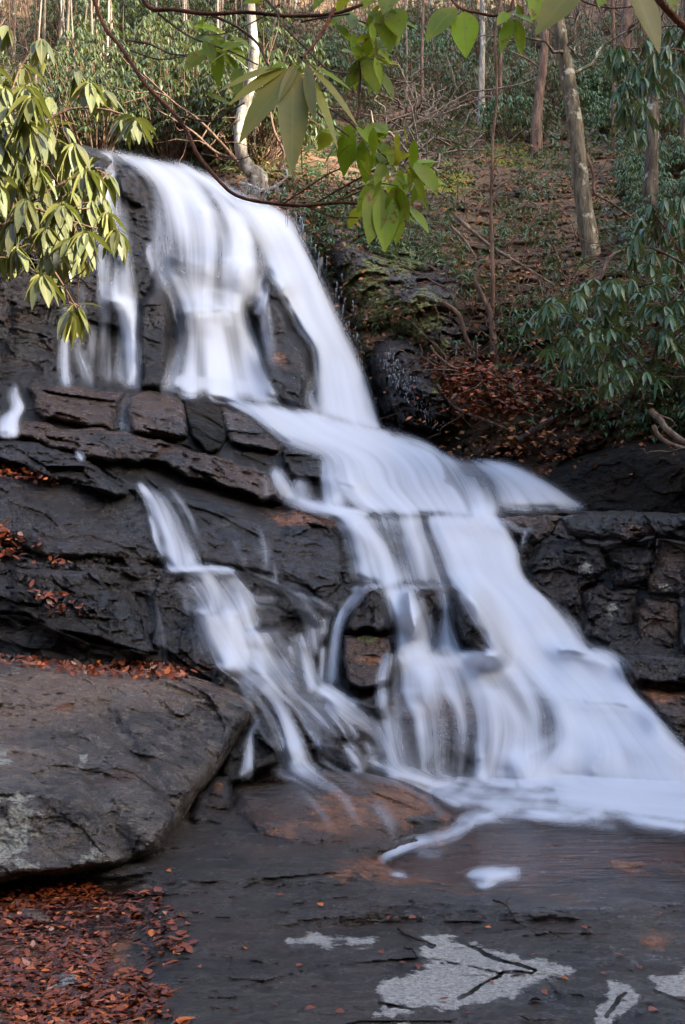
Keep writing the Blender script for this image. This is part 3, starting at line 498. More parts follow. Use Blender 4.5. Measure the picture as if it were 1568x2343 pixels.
w.line([(1420,1498),(1470,1502),(1500,1506),(1568,1512),(1640,1516)], [5,4,4,5,6], [.35,.45,.35,.4,.4])
w.line([(1556,1330),(1558,1400),(1556,1495)], [8,12,16], [.4,.5,.5])
w.line([(1222,1203),(1200,1230),(1188,1285)], [7,10,10], [.35,.6,.5]); w.line([(1130,1182),(1180,1210),(1205,1218)], [16,12,8], [.5,.5,.2])
# thin strands left of the main stream
w.line([(838,1342),(800,1385),(776,1430),(767,1500),(762,1572)], [9,9,11,14,24], [.7,.7,.75,.75,.6])
w.line([(640,1345),(720,1372),(770,1400)], 8, [.3,.5,.2]); w.line([(745,1410),(742,1450)], 10, [.6,.5])
w.strands(26, [((780,1195),(1010,1195)),((830,1340),(1060,1340))], (5,11), (.3,.6), (.3,.9), 4, 6); w.strands(22, [((900,1500),(1230,1540)),((915,1785),(1220,1795))], (5,11), (.3,.6), (.25,.8), 5, 7); w.strands(10, [((1000,1050),(1080,1070)),((1060,1172),(1130,1178))], (4,9), (.3,.6), (.4,.9), 3, 8); w.strands(8, [((735,1100),(835,1110)),((742,1160),(845,1165))], (4,8), (.3,.55), (.5,1), 2, 9); w.strands(8, [((1290,1490),(1430,1500)),((1440,1650),(1540,1680))], (6,12), (.3,.5), (.3,.8), 4, 10)
w.build('cascade', 'white lower cascade fanning over stepped rocks')
w = Stream()      # left stream
w.line([(178,1032),(184,1042),(192,1052)], 7, [.4,.8,.5])
w.add([(308,1095),(335,1140),(352,1190),(375,1245),(385,1302)], [(385,1108),(425,1160),(450,1215),(472,1262),(484,1304)], [.4,.62,.56,.52,.62], edge=.2, soft=(.16,.03)); w.line([(360,1125),(405,1190),(428,1250),(440,1302)], [14,26,30,36], [.5,.85,.85,.95]); w.line([(318,1105),(345,1140),(385,1230),(400,1302)], [14,18,22,26], [.6,.7,.65,.8])
w.add([(372,1298),(420,1312),(440,1350),(442,1400)], [(515,1298),(560,1330),(590,1390),(600,1445)], [.9,.5,.42,.42], edge=.2, soft=(.04,.08)); w.line([(380,1303),(440,1300),(520,1302),(570,1318)], [8,13,13,8], [.6,1.1,1.1,.6]); w.line([(462,1300),(488,1350),(494,1400)], [44,34,40], [.9,.7,.75])
w.add([(440,1395),(455,1450),(480,1500),(490,1532)], [(545,1398),(560,1450),(568,1500),(570,1538)], [.7,.62,.55,.6], edge=.2); w.line([(500,1400),(520,1450),(536,1530)], [36,36,44], [.85,.85,.85]); w.line([(440,1398),(500,1398),(545,1402)], 8, [.5,.7,.5])
w.line([(525,1305),(565,1370),(582,1440)], [26,34,46], [.65,.6,.7])
w.add([(555,1440),(570,1480),(580,1530),(600,1585)], [(640,1440),(665,1490),(690,1560),(705,1595)], [.85,.6,.48,.5], edge=.22)
w.line([(340,1320),(358,1400),(368,1460),(372,1512)], [8,12,12,18], [.2,.4,.4,.4]); w.line([(430,1420),(440,1470),(445,1525)], 14, [.15,.3,.4])
w.line([(534,1232),(540,1262),(546,1305)], [10,14,14], [.6,.4,.3]); w.line([(590,1200),(605,1260),(600,1310)], [10,14,14], [.2,.3,.2]); w.line([(620,1240),(630,1290),(632,1334)], [8,12,16], [.3,.55,.75]); w.line([(555,1310),(620,1330),(690,1350),(730,1390)], 7, [.4,.75,.5,.2])
w.line([(683,1448),(698,1490),(716,1590)], [22,18,28], [.85,.6,.65]); w.line([(662,1474),(674,1525)], 10, [.8,.3]); w.line([(740,1478),(735,1560)], 9, [.3,.3]); w.line([(650,1500),(665,1580)], 14, [.3,.4])
w.add([(380,1330),(430,1340),(640,1345)], [(520,1500),(600,1560),(740,1580)], [.16,.26,.22], edge=.3); w.add([(640,1350),(680,1420),(700,1480)], [(700,1365),(745,1420),(745,1480)], [.3,.25,.1], edge=.35)
# merged runs below the slab
w.add([(470,1520),(530,1555),(585,1615),(620,1680),(640,1740),(645,1790)], [(600,1532),(650,1580),(690,1640),(715,1700),(735,1750),(770,1800)], [.6,.5,.5,.55,.7,.4], edge=.28, soft=(.06,.12)); w.line([(600,1560),(640,1610),(670,1680),(690,1750)], [40,46,46,60], [.8,.8,.9,.9])
w.line([(640,1580),(690,1610),(740,1660),(780,1700)], [50,60,70,60], [.5,.4,.35,.2])
w.line([(718,1568),(780,1600),(830,1640),(866,1680),(890,1720),(905,1765)], [26,38,38,26,24,36], [.7,.8,.65,.55,.85,.7]); w.line([(745,1600),(800,1640),(850,1665)], 30, [.4,.5,.3])
w.line([(780,1600),(700,1585)], [24,16], [.4,.2]); w.line([(788,1702),(812,1735),(828,1768)], [22,34,40], [.95,.95,.7]); w.line([(640,1695),(680,1702),(700,1690)], 10, [.3,.6,.3]); w.line([(900,1625),(930,1622),(945,1640)], 7, [.4,.7,.4]); w.add([(720,1700),(730,1740)], [(790,1700),(800,1745)], [.35,.3], edge=.3); w.add([(835,1705),(840,1750)], [(880,1705),(890,1755)], [.4,.3], edge=.3)
w.add([(600,1765),(690,1800),(760,1840)], [(720,1735),(800,1770),(870,1820)], [.85,.5,.15], edge=.35, soft=(.1,.4)); w.line([(570,1690),(567,1740),(562,1780)], [8,14,30], [.5,.7,.5]); w.line([(598,1638),(578,1668),(570,1700)], 8, [.3,.5,.5])
w.add([(730,1745),(860,1768),(960,1805),(1050,1855)], [(760,1700),(900,1745),(1030,1772),(1130,1800)], [.3,.75,.6,.5], edge=.4); w.line([(820,1765),(900,1790),(980,1830),(1020,1880)], 24, [.35,.35,.3,.15]); w.line([(880,1765),(980,1775),(1060,1790)], 30, [.8,.8,.7])
w.line([(760,1790),(800,1840),(830,1900)], 50, [.2,.2,.08]); w.line([(860,1820),(890,1880),(900,1930)], 26, [.12,.2,.15]); w.line([(680,1800),(740,1860),(760,1900)], 40, [.25,.15,.05])
w.line([(610,1950),(680,1942),(720,1960)], 6, [.2,.5,.2])
w.add([(18,876),(14,905),(22,935),(-6,958),(-8,998)], [(40,876),(44,905),(56,932),(44,958),(46,1000)], [.5,.7,.75,.85,.7], edge=.4); w.line([(292,905),(290,950),(292,986)], [8,12,24], [.35,.35,.8])
w.strands(26, [((400,1305),(720,1365)),((470,1530),(745,1590))], (4,10), (.25,.6), (.2,.7), 4, 11); w.strands(10, [((320,1100),(420,1130)),((370,1300),(490,1305))], (4,9), (.35,.65), (.3,.8), 3, 12); w.strands(7, [((500,1200),(640,1220)),((530,1305),(650,1335))], (4,9), (.2,.45), (.3,.7), 3, 13); w.strands(20, [((520,1545),(800,1610)),((640,1740),(890,1760))], (5,11), (.3,.6), (.25,.7), 5, 14); w.strands(8, [((640,1700),(890,1705)),((650,1755),(895,1765))], (6,12), (.3,.6), (.5,1), 2, 15); w.strands(14, [((620,1790),(950,1800)),((700,1900),(1000,1900))], (5,12), (.12,.3), (.3,.8), 6, 16)
w.build('stream', 'thin streams running down the dark slab on the left')
w = Stream()      # foam where the cascade meets the pool
w.add([(940,1775),(1060,1790),(1200,1785),(1400,1780),(1700,1790)], [(960,1805),(1080,1850),(1180,1862),(1400,1870),(1700,1910)], [.5,.7,.9,1.15,1.2], edge=.28, soft=(.1,.02))
w.add([(1150,1740),(1300,1755),(1450,1760),(1700,1770)], [(1150,1830),(1300,1850),(1450,1875),(1700,1900)], [.7,1.1,1.2,1.2], edge=.35, soft=(.25,.02)); w.line([(920,1765),(1000,1785),(1100,1792),(1200,1795)], [24,30,34,40], [.7,.8,.9,1.])
w.line([(1640,1905),(1500,1880),(1400,1866),(1280,1868),(1180,1856),(1100,1866),(1060,1886),(1030,1910),(960,1926),(900,1946),(862,1976)], [44,34,28,20,24,32,30,24,24,20,12], [1,1,.9,.75,.9,.95,.85,.8,.9,.9,.6])
w.line([(1050,1885),(1120,1876),(1200,1880)], [30,24,10], [.6,.5,.1]); w.line([(950,1945),(1000,1950),(1020,1940)], [24,24,10], [.5,.4,.1]); w.line([(1200,1850),(1300,1868),(1420,1880)], 40, [.5,.5,.4])
w.line([(1066,2004),(1090,2000),(1130,2000),(1165,1998),(1192,1998)], [12,26,36,24,26], [.4,.95,1.0,1.0,.7], edge=.3); w.line([(1085,2016),(1105,2024),(1140,2014)], [10,14,10], [.5,1,.8]); w.line([(886,1997),(912,2001),(940,2008)], [6,12,8], [.6,1,.4])
w.line([(1050,2020),(1085,2034)], [16,24], [.25,.25])
w.build('foam', 'white foam where the cascade meets the pool')
finish_water()
# ------------------------------------------------------------------ hillside behind, and an unseen ridge added at the right to keep the sun out
HILL = rbf([(-330,600,25),(100,600,25),(300,620,24.5),(500,700,22),(650,760,20.5),(-330,345,24.5),(200,345,24),(560,430,21),(700,500,19.6),(790,560,18.6),(1000,560,19),(1200,600,18.5),(1400,600,17.2),(1568,600,16),(1900,600,14),(840,800,17.4),(1000,830,16.5),(1170,890,15.6),(1400,900,14.7),(1568,900,13.8),(1900,900,12.6),
 (900,1000,16.6),(1000,1010,16.2),(1100,1040,15.2),(1300,1140,14.2),(1400,1150,13.8),(1568,1100,13),(1900,1100,12.2),(1000,1180,15.5),(1568,1230,13),(560,400,22.5),(800,420,23),(1000,430,23.5),(1200,400,25),(1400,450,22.5),(1568,480,20),(1900,480,18),
 (800,300,30),(1000,300,31),(1250,300,30),(1568,300,27),(1900,300,25),(560,300,27),(-330,200,33),(300,200,36),(800,150,43),(1200,150,44),(1568,150,39),(1900,150,37),(-330,0,56),(300,0,60),(800,0,62),(1200,0,63),(1900,0,58),(-330,-250,78),(600,-250,84),(1900,-250,82),(-330,-420,95),(1900,-420,98)])
m = MT('forest_floor'); p = m.pos()
c = m.mix(m.ramp(m.noise(p, 1.1, 6, .65), .38, .62), (.060, .042, .026), (.16, .100, .056))
c = m.mix(m.ramp(m.noise(p, 6, 6, .7), .5, .72), c, (.28, .14, .075)); c = m.mix(m.ramp(m.noise(p, .55, 5, .65), .56, .68), c, (.035, .045, .014))
c = m.mix(m.ramp(m.noise(p, .8, 5, .6, .4), .60, .70), c, (.03, .028, .026))
mo = m.attr('moss'); mm = m.math('MULTIPLY', m.ramp(m.math('ADD', mo, m.math('MULTIPLY', m.math('SUBTRACT', m.noise(p, 2.5, 7, .7), .5), 2.)), .5, .75), m.ramp(mo, .02, .2))
c = m.mix(mm, c, m.mix(m.ramp(m.noise(p, 8, 5, .7), .35, .68), (.06, .065, .008), (.27, .27, .03)))
floor_dark = m.attr('rust'); c = m.mix(floor_dark, c, m.mix(m.ramp(m.noise(p, 2, 6, .7), .5, .7), (.012, .011, .010), (.055, .032, .018)))  # mesh attribute turns the floor near-black brown in patches
FLOOR = m.done(m.bsdf(c, .85, m.bump(m.noise(p, 9, 7, .75), .9, .08), .2))
HBANK = [(-330,-418),(1900,-418),(1900,1230),(1568,1230),(1300,1190),(1000,1150),(850,1010),(800,860),(700,760),(560,640),(300,600),(-330,600)]
patch('hillside', HBANK, lambda X, Y: HILL(X, Y), 0, 3, 0, (.10, .8, .40), FLOOR,
      {'moss': blobs((1010,410,120,60,.95),(1150,300,120,50,.75),(1180,360,160,60,.7),(900,330,160,60,.45),(1100,520,160,60,.5),(1330,600,60,60,.6),(1240,600,120,60,.5),(1060,940,60,40,.5),(600,400,60,24,.8),(1250,1010,80,30,.3),(1140,960,90,20,.4)), 'rust': blobs((1000,1080,300,150,1.),(1400,1080,260,150,1.),(1250,800,160,110,.95),(1180,730,120,90,.8),(820,480,120,50,.5),(1420,560,60,60,.8),(1180,430,90,30,.5))}, kind='structure', track=False, amp=1, label='steep hillside of leaf litter, moss and rock')  # 'rust' here only drives the floor's near-black brown patches
DH = np.full(GX.shape, 60.); _i, _j, _d = LAST; DH[_j:_j + _d.shape[0], _i:_i + _d.shape[1]] = _d
rock('steep mossy rock face beside the right edge of the upper falls', [(690,520),(730,490),(800,505),(880,530),(960,545),(1050,590),(1085,650),(1090,730),(1060,800),(1035,860),(990,820),(940,775),(880,760),(840,790),(800,745),(770,690),(735,610)], .45, 110, .5, amp=9, base=HILL, mat=BROWN, noise=(.30,1.2,.14), track=False, name='cliff', cat='cliff',
     attrs={'moss': blobs((840,650,110,90,1.05),(880,720,100,70,1.3),(960,720,100,90,1.),(920,590,100,70,.9),(1000,800,60,70,.8),(790,560,80,50,.5)), 'lichen': blobs((890,690,60,70,.55),(930,640,40,60,.5),(1010,760,30,40,.4))})
rock('dark icy boulder at the right foot of the upper falls', [(832,800),(862,775),(895,758),(945,778),(985,820),(1012,860),(1036,905),(1040,960),(1010,1005),(960,1000),(900,1010),(872,960),(850,890)], .8, 60, .6, amp=8, base=HILL, noise=(.26,1.3,.10), track=False, name='boulder', cat='boulder', attrs={'moss': blobs((1000,880,24,60,.8)), 'rust': blobs((900,1000,40,20,.5))})
rock('large boulder coloured near-black for the shade under the right bank', [(1170,1120),(1220,1080),(1300,1045),(1380,1020),(1440,1000),(1568,1005),(1900,1010),(1900,1230),(1568,1220),(1250,1190)], .6, 50, .8, base=HILL, mat=DARK, noise=(.12,.8,.06), track=False, name='boulder', cat='boulder')
rock('pale grey outcrop between tree trunks at the right', [(1405,520),(1440,500),(1480,505),(1520,530),(1530,570),(1490,590),(1440,575),(1410,560)], .5, 20, .6, base=HILL, mat=BROWN, track=False, name='rock_outcrop', attrs={'lichen': blobs((1450,530,60,40,.6))})
rock('dark rock on the left lip of the upper falls', [(120,360),(150,340),(185,332),(225,338),(246,352),(262,372),(245,395),(200,400),(140,395)], .4, 14, .6, noise=(.08,1.5,.04), track=False)
def hd(x, y):
    return sample(DH, np.asarray(x, float), np.asarray(y, float))
# added unseen ridge, its gap shaped to let sun onto the shrub at the left
sx, sy = sin(SUN_AZ), cos(SUN_AZ); tt = np.linspace(-45, 75, 260); ss = np.linspace(13, 60, 40); T, SS = np.meshgrid(tt, ss)
Cc = 15 + 26 * sm((T - 21) / 13) - 10.7 * np.exp(-((T - 5.2) / 1.9) ** 4) + 1.4 * fbm(np.stack([T * .9, T * 0, T * 0], -1), 4, 3) + 4 * sm((-T - 2) / 20)
Hz = np.maximum(.2, (Cc + 26 * math.tan(SUN_EL)) * sm((SS - 12) / 14) * (1 - .25 * sm((SS - 30) / 30)))
V = np.stack([SS * sx - T * sy, SS * sy + T * sx, Hz - 1 + .5 * fbm(np.stack([T * .3, SS * .3, T * 0], -1), 3, 8) * sm((30 - SS) / 4)], -1)
V[..., 0] = SS * sx + T * (-sy); V[..., 1] = SS * sy + T * sx
idx = np.arange(T.size).reshape(T.shape); Q = np.stack([idx[:-1, :-1], idx[:-1, 1:], idx[1:, 1:], idx[1:, :-1]], -1).reshape(-1, 4)
put('blocker_hill', mesh_np('blocker_hill', V.reshape(-1, 3), Q, FLOOR, {'moss': np.zeros(T.size), 'rust': np.zeros(T.size)}), kind='structure', label='unseen ridge added to the right to shade the stream')

# unseen slope added behind the camera to keep the low sky off the wet rock
az, rr = np.meshgrid(np.radians(np.linspace(142, 326, 110)), np.linspace(11, 60, 30))
Hb = 23 * sm((rr - 9) / 23) * sm((np.degrees(az) - 142) / 12) * sm((326 - np.degrees(az)) / 14) * (1 + .25 * fbm(np.stack([az * 9, rr * .1, az * 0], -1), 3, 19)) - 1
V = np.stack([rr * np.sin(az), rr * np.cos(az), Hb], -1); idx = np.arange(az.size).reshape(az.shape); Q = np.stack([idx[:-1, :-1], idx[1:, :-1], idx[1:, 1:], idx[:-1, 1:]], -1).reshape(-1, 4)
put('blocker_hill', mesh_np('blocker_hill', V.reshape(-1, 3), Q, FLOOR, {'moss': np.zeros(az.size), 'rust': np.zeros(az.size)}), kind='structure', label='unseen slope added behind the viewer to darken reflections')
# ------------------------------------------------------------------ builders for plants
UP = np.array([0., 0., 1.])
def nrm(v): return v / (np.linalg.norm(v, axis=-1, keepdims=True) + 1e-9)
def leaves(pos, dr, up, L, W, droop, seg=4, fold=.25, pw=.75):
    """many leaves as one array: midrib, two folded halves, a drooping curve"""
    pos, dr, up = (np.atleast_2d(np.asarray(a, float)) for a in (pos, dr, up)); n = len(pos); dr = nrm(np.broadcast_to(dr, pos.shape)); up = np.broadcast_to(up, pos.shape)
    side = nrm(np.cross(dr, up)); nr = nrm(np.cross(side, dr)); t = np.linspace(0, 1, seg + 1)
    L = np.broadcast_to(np.asarray(L, float), (n,)); W = np.broadcast_to(np.asarray(W, float), (n,)); dp = np.broadcast_to(np.asarray(droop, float), (n,))
    mid = pos[:, None] + dr[:, None] * (L[:, None] * t)[..., None] - UP * (dp[:, None] * L[:, None] * t ** 2)[..., None]
    w = (np.sin(pi * np.clip(t, .015, .985) ** pw) ** .85)[None] * W[:, None] / 2
    off = side[:, None] * w[..., None]; lift = nr[:, None] * (w * fold)[..., None]
    V = np.stack([mid - off + lift, mid, mid + off + lift], 2).reshape(-1, 3)
    k = np.arange(seg); b = (np.arange(n) * (seg + 1) * 3)[:, None]
    q = np.concatenate([np.stack([b + k * 3 + j, b + k * 3 + j + 1, b + k * 3 + j + 4, b + k * 3 + j + 3], -1) for j in (0, 1)], 1).reshape(-1, 4)
    tint = np.repeat(rng.random(n), (seg + 1) * 3); rib = np.tile(np.array([0, 1, 0.]), n * (seg + 1))
    return V, q, {'tint': tint, 'rib': rib}
def tube(pts, rad, ns=8, wob=0., seed=0):
    P = np.asarray(pts, float); n = len(P); r = np.broadcast_to(np.asarray(rad, float), (n,)); T = nrm(np.gradient(P, axis=0))
    ref = np.array([0, 1., 0]) if abs(T[:, 2]).mean() > .6 else UP
    A = nrm(np.cross(T, ref)); B = np.cross(T, A); th = np.linspace(0, 2 * pi, ns, endpoint=False)
    rr = r[:, None] * np.ones(ns)
    if wob: rr = rr * (1 + wob * fbm(np.stack(np.broadcast_arrays((np.cos(th) * 1.5)[None], (np.sin(th) * 1.5)[None], (np.arange(n) * .5)[:, None] + seed), -1), 3, 2) * 2)
    V = P[:, None] + (A[:, None] * np.cos(th)[:, None] + B[:, None] * np.sin(th)[:, None]) * rr[..., None]
    i = np.arange(n - 1)[:, None] * ns; j = np.arange(ns)[None]; k = (j + 1) % ns
    Q = np.stack([i + j, i + k, i + ns + k, i + ns + j], -1).reshape(-1, 4)
    V = np.concatenate([V.reshape(-1, 3), P[-1:]]); e = (n - 1) * ns + np.arange(ns); Q = np.concatenate([Q, np.stack([e, (n - 1) * ns + (np.arange(ns) + 1) % ns, np.full(ns, n * ns), np.full(ns, n * ns)], -1)[:, [0, 1, 2, 2]]])
    return V, Q[:, :4], {}
class Geo:
    def __init__(s): s.V, s.Q, s.A, s.n = [], [], {}, 0
    def add(s, g):
        V, Q, A = g; s.V.append(V); s.Q.append(Q + s.n); s.n += len(V)
        for k, v in A.items(): s.A.setdefault(k, []).append(v)
        return s
    def mesh(s, name, mat, center=None, smooth=True):
        Q = np.concatenate(s.Q); bad = Q[:, 2] == Q[:, 3]; V = np.concatenate(s.V)
        if bad.any(): Q = Q[~bad]
        return mesh_np(name, V, Q, mat, {k: np.concatenate(v) for k, v in s.A.items()}, center=center, smooth=smooth)
def wig(a, b, n, amp, seed=None):
    """a crooked line between two places"""
    t = np.linspace(0, 1, n)[:, None]; P = np.asarray(a) * (1 - t) + np.asarray(b) * t; s = seed if seed is not None else int(rng.integers(9999))
    q = np.c_[t[:, 0] * n * .35, t[:, 0] * 0 + s, t[:, 0] * 0]
    return P + amp * np.sin(pi * t) ** .5 * np.stack([fbm(q, 3, 1), fbm(q, 3, 2), fbm(q, 3, 3)], -1) * 2
def leaf_material(name, top, under, spot=None, rough=.32, trans=.18):
    m = MT(name); p = m.pos(); ti = m.attr('tint'); g = m.n('ShaderNodeNewGeometry')
    c = m.mix(m.ramp(ti, 0, 1), tuple(x * .6 for x in top), tuple(x * 1.45 for x in top)); c = m.mix(m.ramp(m.noise(p, 14, 4, .6), .35, .7, 0, .4), c, (top[0] * 1.8, top[1] * 1.2, top[2]))
    if spot:
        c = m.mix(m.ramp(m.noise(p, 55, 4, .6), .60, .67, 0, .95), c, spot); c = m.mix(m.ramp(m.noise(p, 11, 4, .6), .60, .70, 0, .8), c, (.30, .20, .02))
    c = m.mix(m.math('MULTIPLY', m.ramp(m.attr('rib'), .86, .98), .45), c, (.25, .26, .07)); c = m.mix(g.outputs['Backfacing'], c, under)
    r = m.math('ADD', rough, m.math('MULTIPLY', g.outputs['Backfacing'], .3))
    b = m.bsdf(c, r, m.bump(m.noise(p, 60, 3), .15, .003), .4 if not spot else .22); t = m.n('ShaderNodeBsdfTranslucent'); m.set(t.inputs[0], m.mix(.5, c, (.25, .30, .03))); x = m.n('ShaderNodeMixShader')
    x.inputs[0].default_value = trans; m.set(x.inputs[1], b); m.set(x.inputs[2], t.outputs[0]); return m.done(x.outputs[0])
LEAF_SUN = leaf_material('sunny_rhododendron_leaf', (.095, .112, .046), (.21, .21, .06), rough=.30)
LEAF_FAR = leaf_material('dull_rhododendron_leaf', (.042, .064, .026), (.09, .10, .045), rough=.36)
LEAF_TEAL = leaf_material('bluish_rhododendron_leaf', (.050, .115, .055), (.10, .13, .055), rough=.36)
LEAF_NEAR = leaf_material('spotted_rhododendron_leaf', (.20, .30, .006), (.38, .33, .018), (.24, .07, .008), rough=.42, trans=.45)
m = MT('dead_leaf'); p = m.pos(); ti = m.attr('tint')
c = m.mix(m.ramp(ti, 0, .8), (.04, .011, .005), (.22, .048, .013)); c = m.mix(m.ramp(ti, .86, .95), c, (.48, .12, .02)); c = m.mix(m.ramp(ti, .965, .985), c, (.36, .22, .15))
DEAD = m.done(m.bsdf(c, .38, m.bump(m.noise(p, 50, 4), .4, .004), .28))
m = MT('dry_dead_leaf'); p = m.pos(); ti = m.attr('tint'); DRYLEAF = m.done(m.bsdf(m.mix(m.ramp(ti, 0, .7), (.07, .028, .014), (.30, .12, .05)), .75, None, .3))
def bark_material(name, dark, light, lichen=(.42, .43, .36), at=.58, red=None):
    m = MT(name); q = m.pos((1, 1, .22)); p = m.pos(); c = m.mix(m.ramp(m.noise(q, 14, 6, .65), .35, .66), dark, light)
    if red: c = m.mix(m.ramp(m.noise(p, 5, 4), .45, .6), c, red)
    c = m.mix(m.ramp(m.noise(p, 4.5, 7, .7), at, at + .08, 0, .9), c, lichen); b = m.bump(m.noise(q, 26, 6, .7), .9, .025); b = m.bump(m.noise(p, 60, 4), .3, .006, b)
    return m.done(m.bsdf(c, .85, b, .25))
BARK = bark_material('brown_bark', (.045, .034, .025), (.16, .125, .09)); PALE = bark_material('pale_bark', (.15, .135, .11), (.36, .33, .28), (.5, .48, .42), .54)
REDBARK = bark_material('reddish_bark', (.07, .042, .031), (.20, .13, .095), at=.68); TWIG = bark_material('twig_bark', (.075, .042, .026), (.20, .125, .085), at=.7); REDTWIG = bark_material('red_twig_bark', (.085, .030, .016), (.25, .105, .058), at=.72)
GREYTWIG = bark_material('dead_wood', (.10, .075, .055), (.26, .20, .155), at=.66)

# ------------------------------------------------------------------ trees
def tree(name, pix, w, d, mat, label, group=None, limbs=5, lean=0, crown_len=2.2, moss=None):
    """trunk along drawing positions (bottom to top) at distance d, width w; grown on above the frame with bare limbs"""
    x = [p[0] for p in pix]; y = [p[1] for p in pix]; B = resample(pt(x, y, d), 26); r0 = w / F * d / 2
    dirn = nrm(B[-1] - B[-4]); top = np.array([B[-1] + dirn * k * .5 + rng.normal(0, .04, 3) for k in range(1, 7)]); C = np.vstack([B[:1] - [0, 0, .35], B, top])
    t = np.linspace(0, 1, len(C)); R = r0 * (1.0 - .5 * t); R = R * (1 + .75 * np.exp(-t * 16))
    root = empty(name, B[0], label, 'tree', group); c = np.array(B[0])
    g = Geo().add(tube(C, R, 12, .13, rng.random() * 50)); put('trunk', g.mesh('trunk', mat, c), root)
    if limbs:
        g = Geo()
        for k in range(limbs):
            i = int(rng.integers(len(C) // 2, len(C) - 1)); a = rng.uniform(0, 2 * pi); e = C[i] + crown_len * np.array([cos(a), sin(a) * .7, rng.uniform(.25, 1.0)]) * rng.uniform(.4, 1)
            P = wig(C[i], e, 9, .10 * crown_len); g.add(tube(P, np.linspace(R[i] * .32, R[i] * .06, 9), 5))
            for _ in range(3):
                j = int(rng.integers(3, 8)); f = P[j] + crown_len * .4 * rng.normal(0, 1, 3) * [.6, .5, .6]; g.add(tube(wig(P[j], f, 6, .05 * crown_len), np.linspace(R[i] * .12, R[i] * .03, 6), 4))
        put('crown', g.mesh('crown', mat, c), root)
    return root
tree('tree', [(1103,282),(1102,190),(1105,90),(1103,-20)], 17, 32, PALE, 'straight slim pale-barked tree on the right slope')
tree('tree', [(1227,372),(1230,260),(1242,150),(1256,-20)], 27, 27, REDBARK, 'reddish brown trunk with flared foot on the right slope', limbs=4)
tree('tree', [(1372,668),(1352,570),(1332,440),(1318,300),(1300,180),(1282,80),(1268,-20)], 46, 18, bark_material('mottled_bark', (.06, .048, .032), (.20, .165, .11), (.44, .42, .32), .55), 'big mottled tree leaning left across the right slope', limbs=5)
tree('tree', [(1486,560),(1488,450),(1492,330),(1496,180),(1504,-20)], 40, 19, BARK, 'thick lichen-spotted upright tree near the right edge', limbs=5)
tree('tree', [(1403,448),(1404,320),(1405,150),(1402,-20)], 13, 27, TWIG, 'thin brown sapling between the leaning tree and the thick one', limbs=3)
tree('tree', [(1392,300),(1415,180),(1430,80),(1440,-20)], 40, 33, REDBARK, 'broad brown trunk standing behind the thin brown sapling', limbs=4)
tree('tree', [(1146,268),(1145,160),(1147,40),(1146,-20)], 9, 32, TWIG, 'very thin dark sapling just right of the pale tree', limbs=3)
tree('tree', [(966,215),(966,120),(970,-20)], 9, 36, REDBARK, 'thin reddish sapling in the middle of the far slope', limbs=3)
tree('tree', [(930,215),(931,110),(926,-20)], 6, 36, GREYTWIG, 'thin grey stem left of the reddish sapling', limbs=3)
tree('tree', [(590,402),(562,375),(550,330),(552,270),(572,200),(582,120),(576,40),(570,-20)], 32, 21.3, bark_material('grey_bark', (.09, .078, .06), (.27, .235, .19), (.42, .40, .34), .5), 'crooked grey tree rooted at the crest of the falls', limbs=4)
tree('sapling', [(1123,872),(1126,760),(1128,640),(1124,500),(1126,400),(1128,310)], 11, 16.4, TWIG, 'slender upright sapling growing from the leafy ledge by the falls', limbs=6, crown_len=1.1)
tree('tree', [(1566,560),(1562,400),(1568,200),(1572,-20)], 22, 24, BARK, 'dark trunk cut by the right edge of the picture', limbs=3)
def stemthing(name, pix, w, d, mat, label, cat, tw=3, taper=.55, group=None, tl=.5):
    B = resample(pt([p[0] for p in pix], [p[1] for p in pix], [p[2] if len(p) > 2 else d for p in pix]), 8 * len(pix)); r = w / F * d / 2
    c = B[0]; g = Geo().add(tube(B, np.linspace(r, r * taper, len(B)), 8, .12, rng.random() * 90))
    for _ in range(tw):
        i = int(rng.integers(len(B) // 4, len(B) - 1)); g.add(tube(wig(B[i], B[i] + rng.normal(0, 1, 3) * tl * [1, .4, .8], 8, .12), np.linspace(r * .4, r * .1, 8), 5))
    return put(name, g.mesh(name, mat, c), None, label, cat, group, None, c)
stemthing('leaning_shrub', [(1168,905),(1148,870),(1136,820),(1128,760),(1120,710),(1100,670),(1088,640),(1098,615)], 17, 16.2, REDBARK, 'bent red-brown shrub trunk leaning over the leafy ledge', 'shrub', 4)
stemthing('fallen_branch', [(1042,495),(1120,560),(1200,610),(1300,672)], 10, 17.2, GREYTWIG, 'long bare fallen branch slanting down to the rhododendron', 'branch', 4)
stemthing('fallen_branch', [(1032,518),(1062,548),(1090,590)], 8, 17.4, GREYTWIG, 'short broken pale branch above the long fallen one', 'branch', 1)
stemthing('fallen_branch', [(1010,690),(1050,720),(1070,780),(1100,810),(1160,840),(1220,868)], 11, 16.4, TWIG, 'crooked dead branch crossing behind the slender sapling', 'branch', 5)
stemthing('root', [(1005,830),(1030,855),(1060,860),(1110,872)], 11, 16, REDBARK, 'reddish exposed root on the leafy ledge', 'root', 3)
stemthing('fallen_log', [(1185,1010),(1225,985),(1268,958)], 20, 14.6, bark_material('rotten_bark', (.02, .014, .011), (.06, .04, .03), at=.8), 'short dark rotten log under the right bank', 'log', 0, .9)
stemthing('fallen_log', [(880,275),(920,262),(962,238)], 22, 31, REDBARK, 'broken brown log among brush on the far slope', 'log', 3)
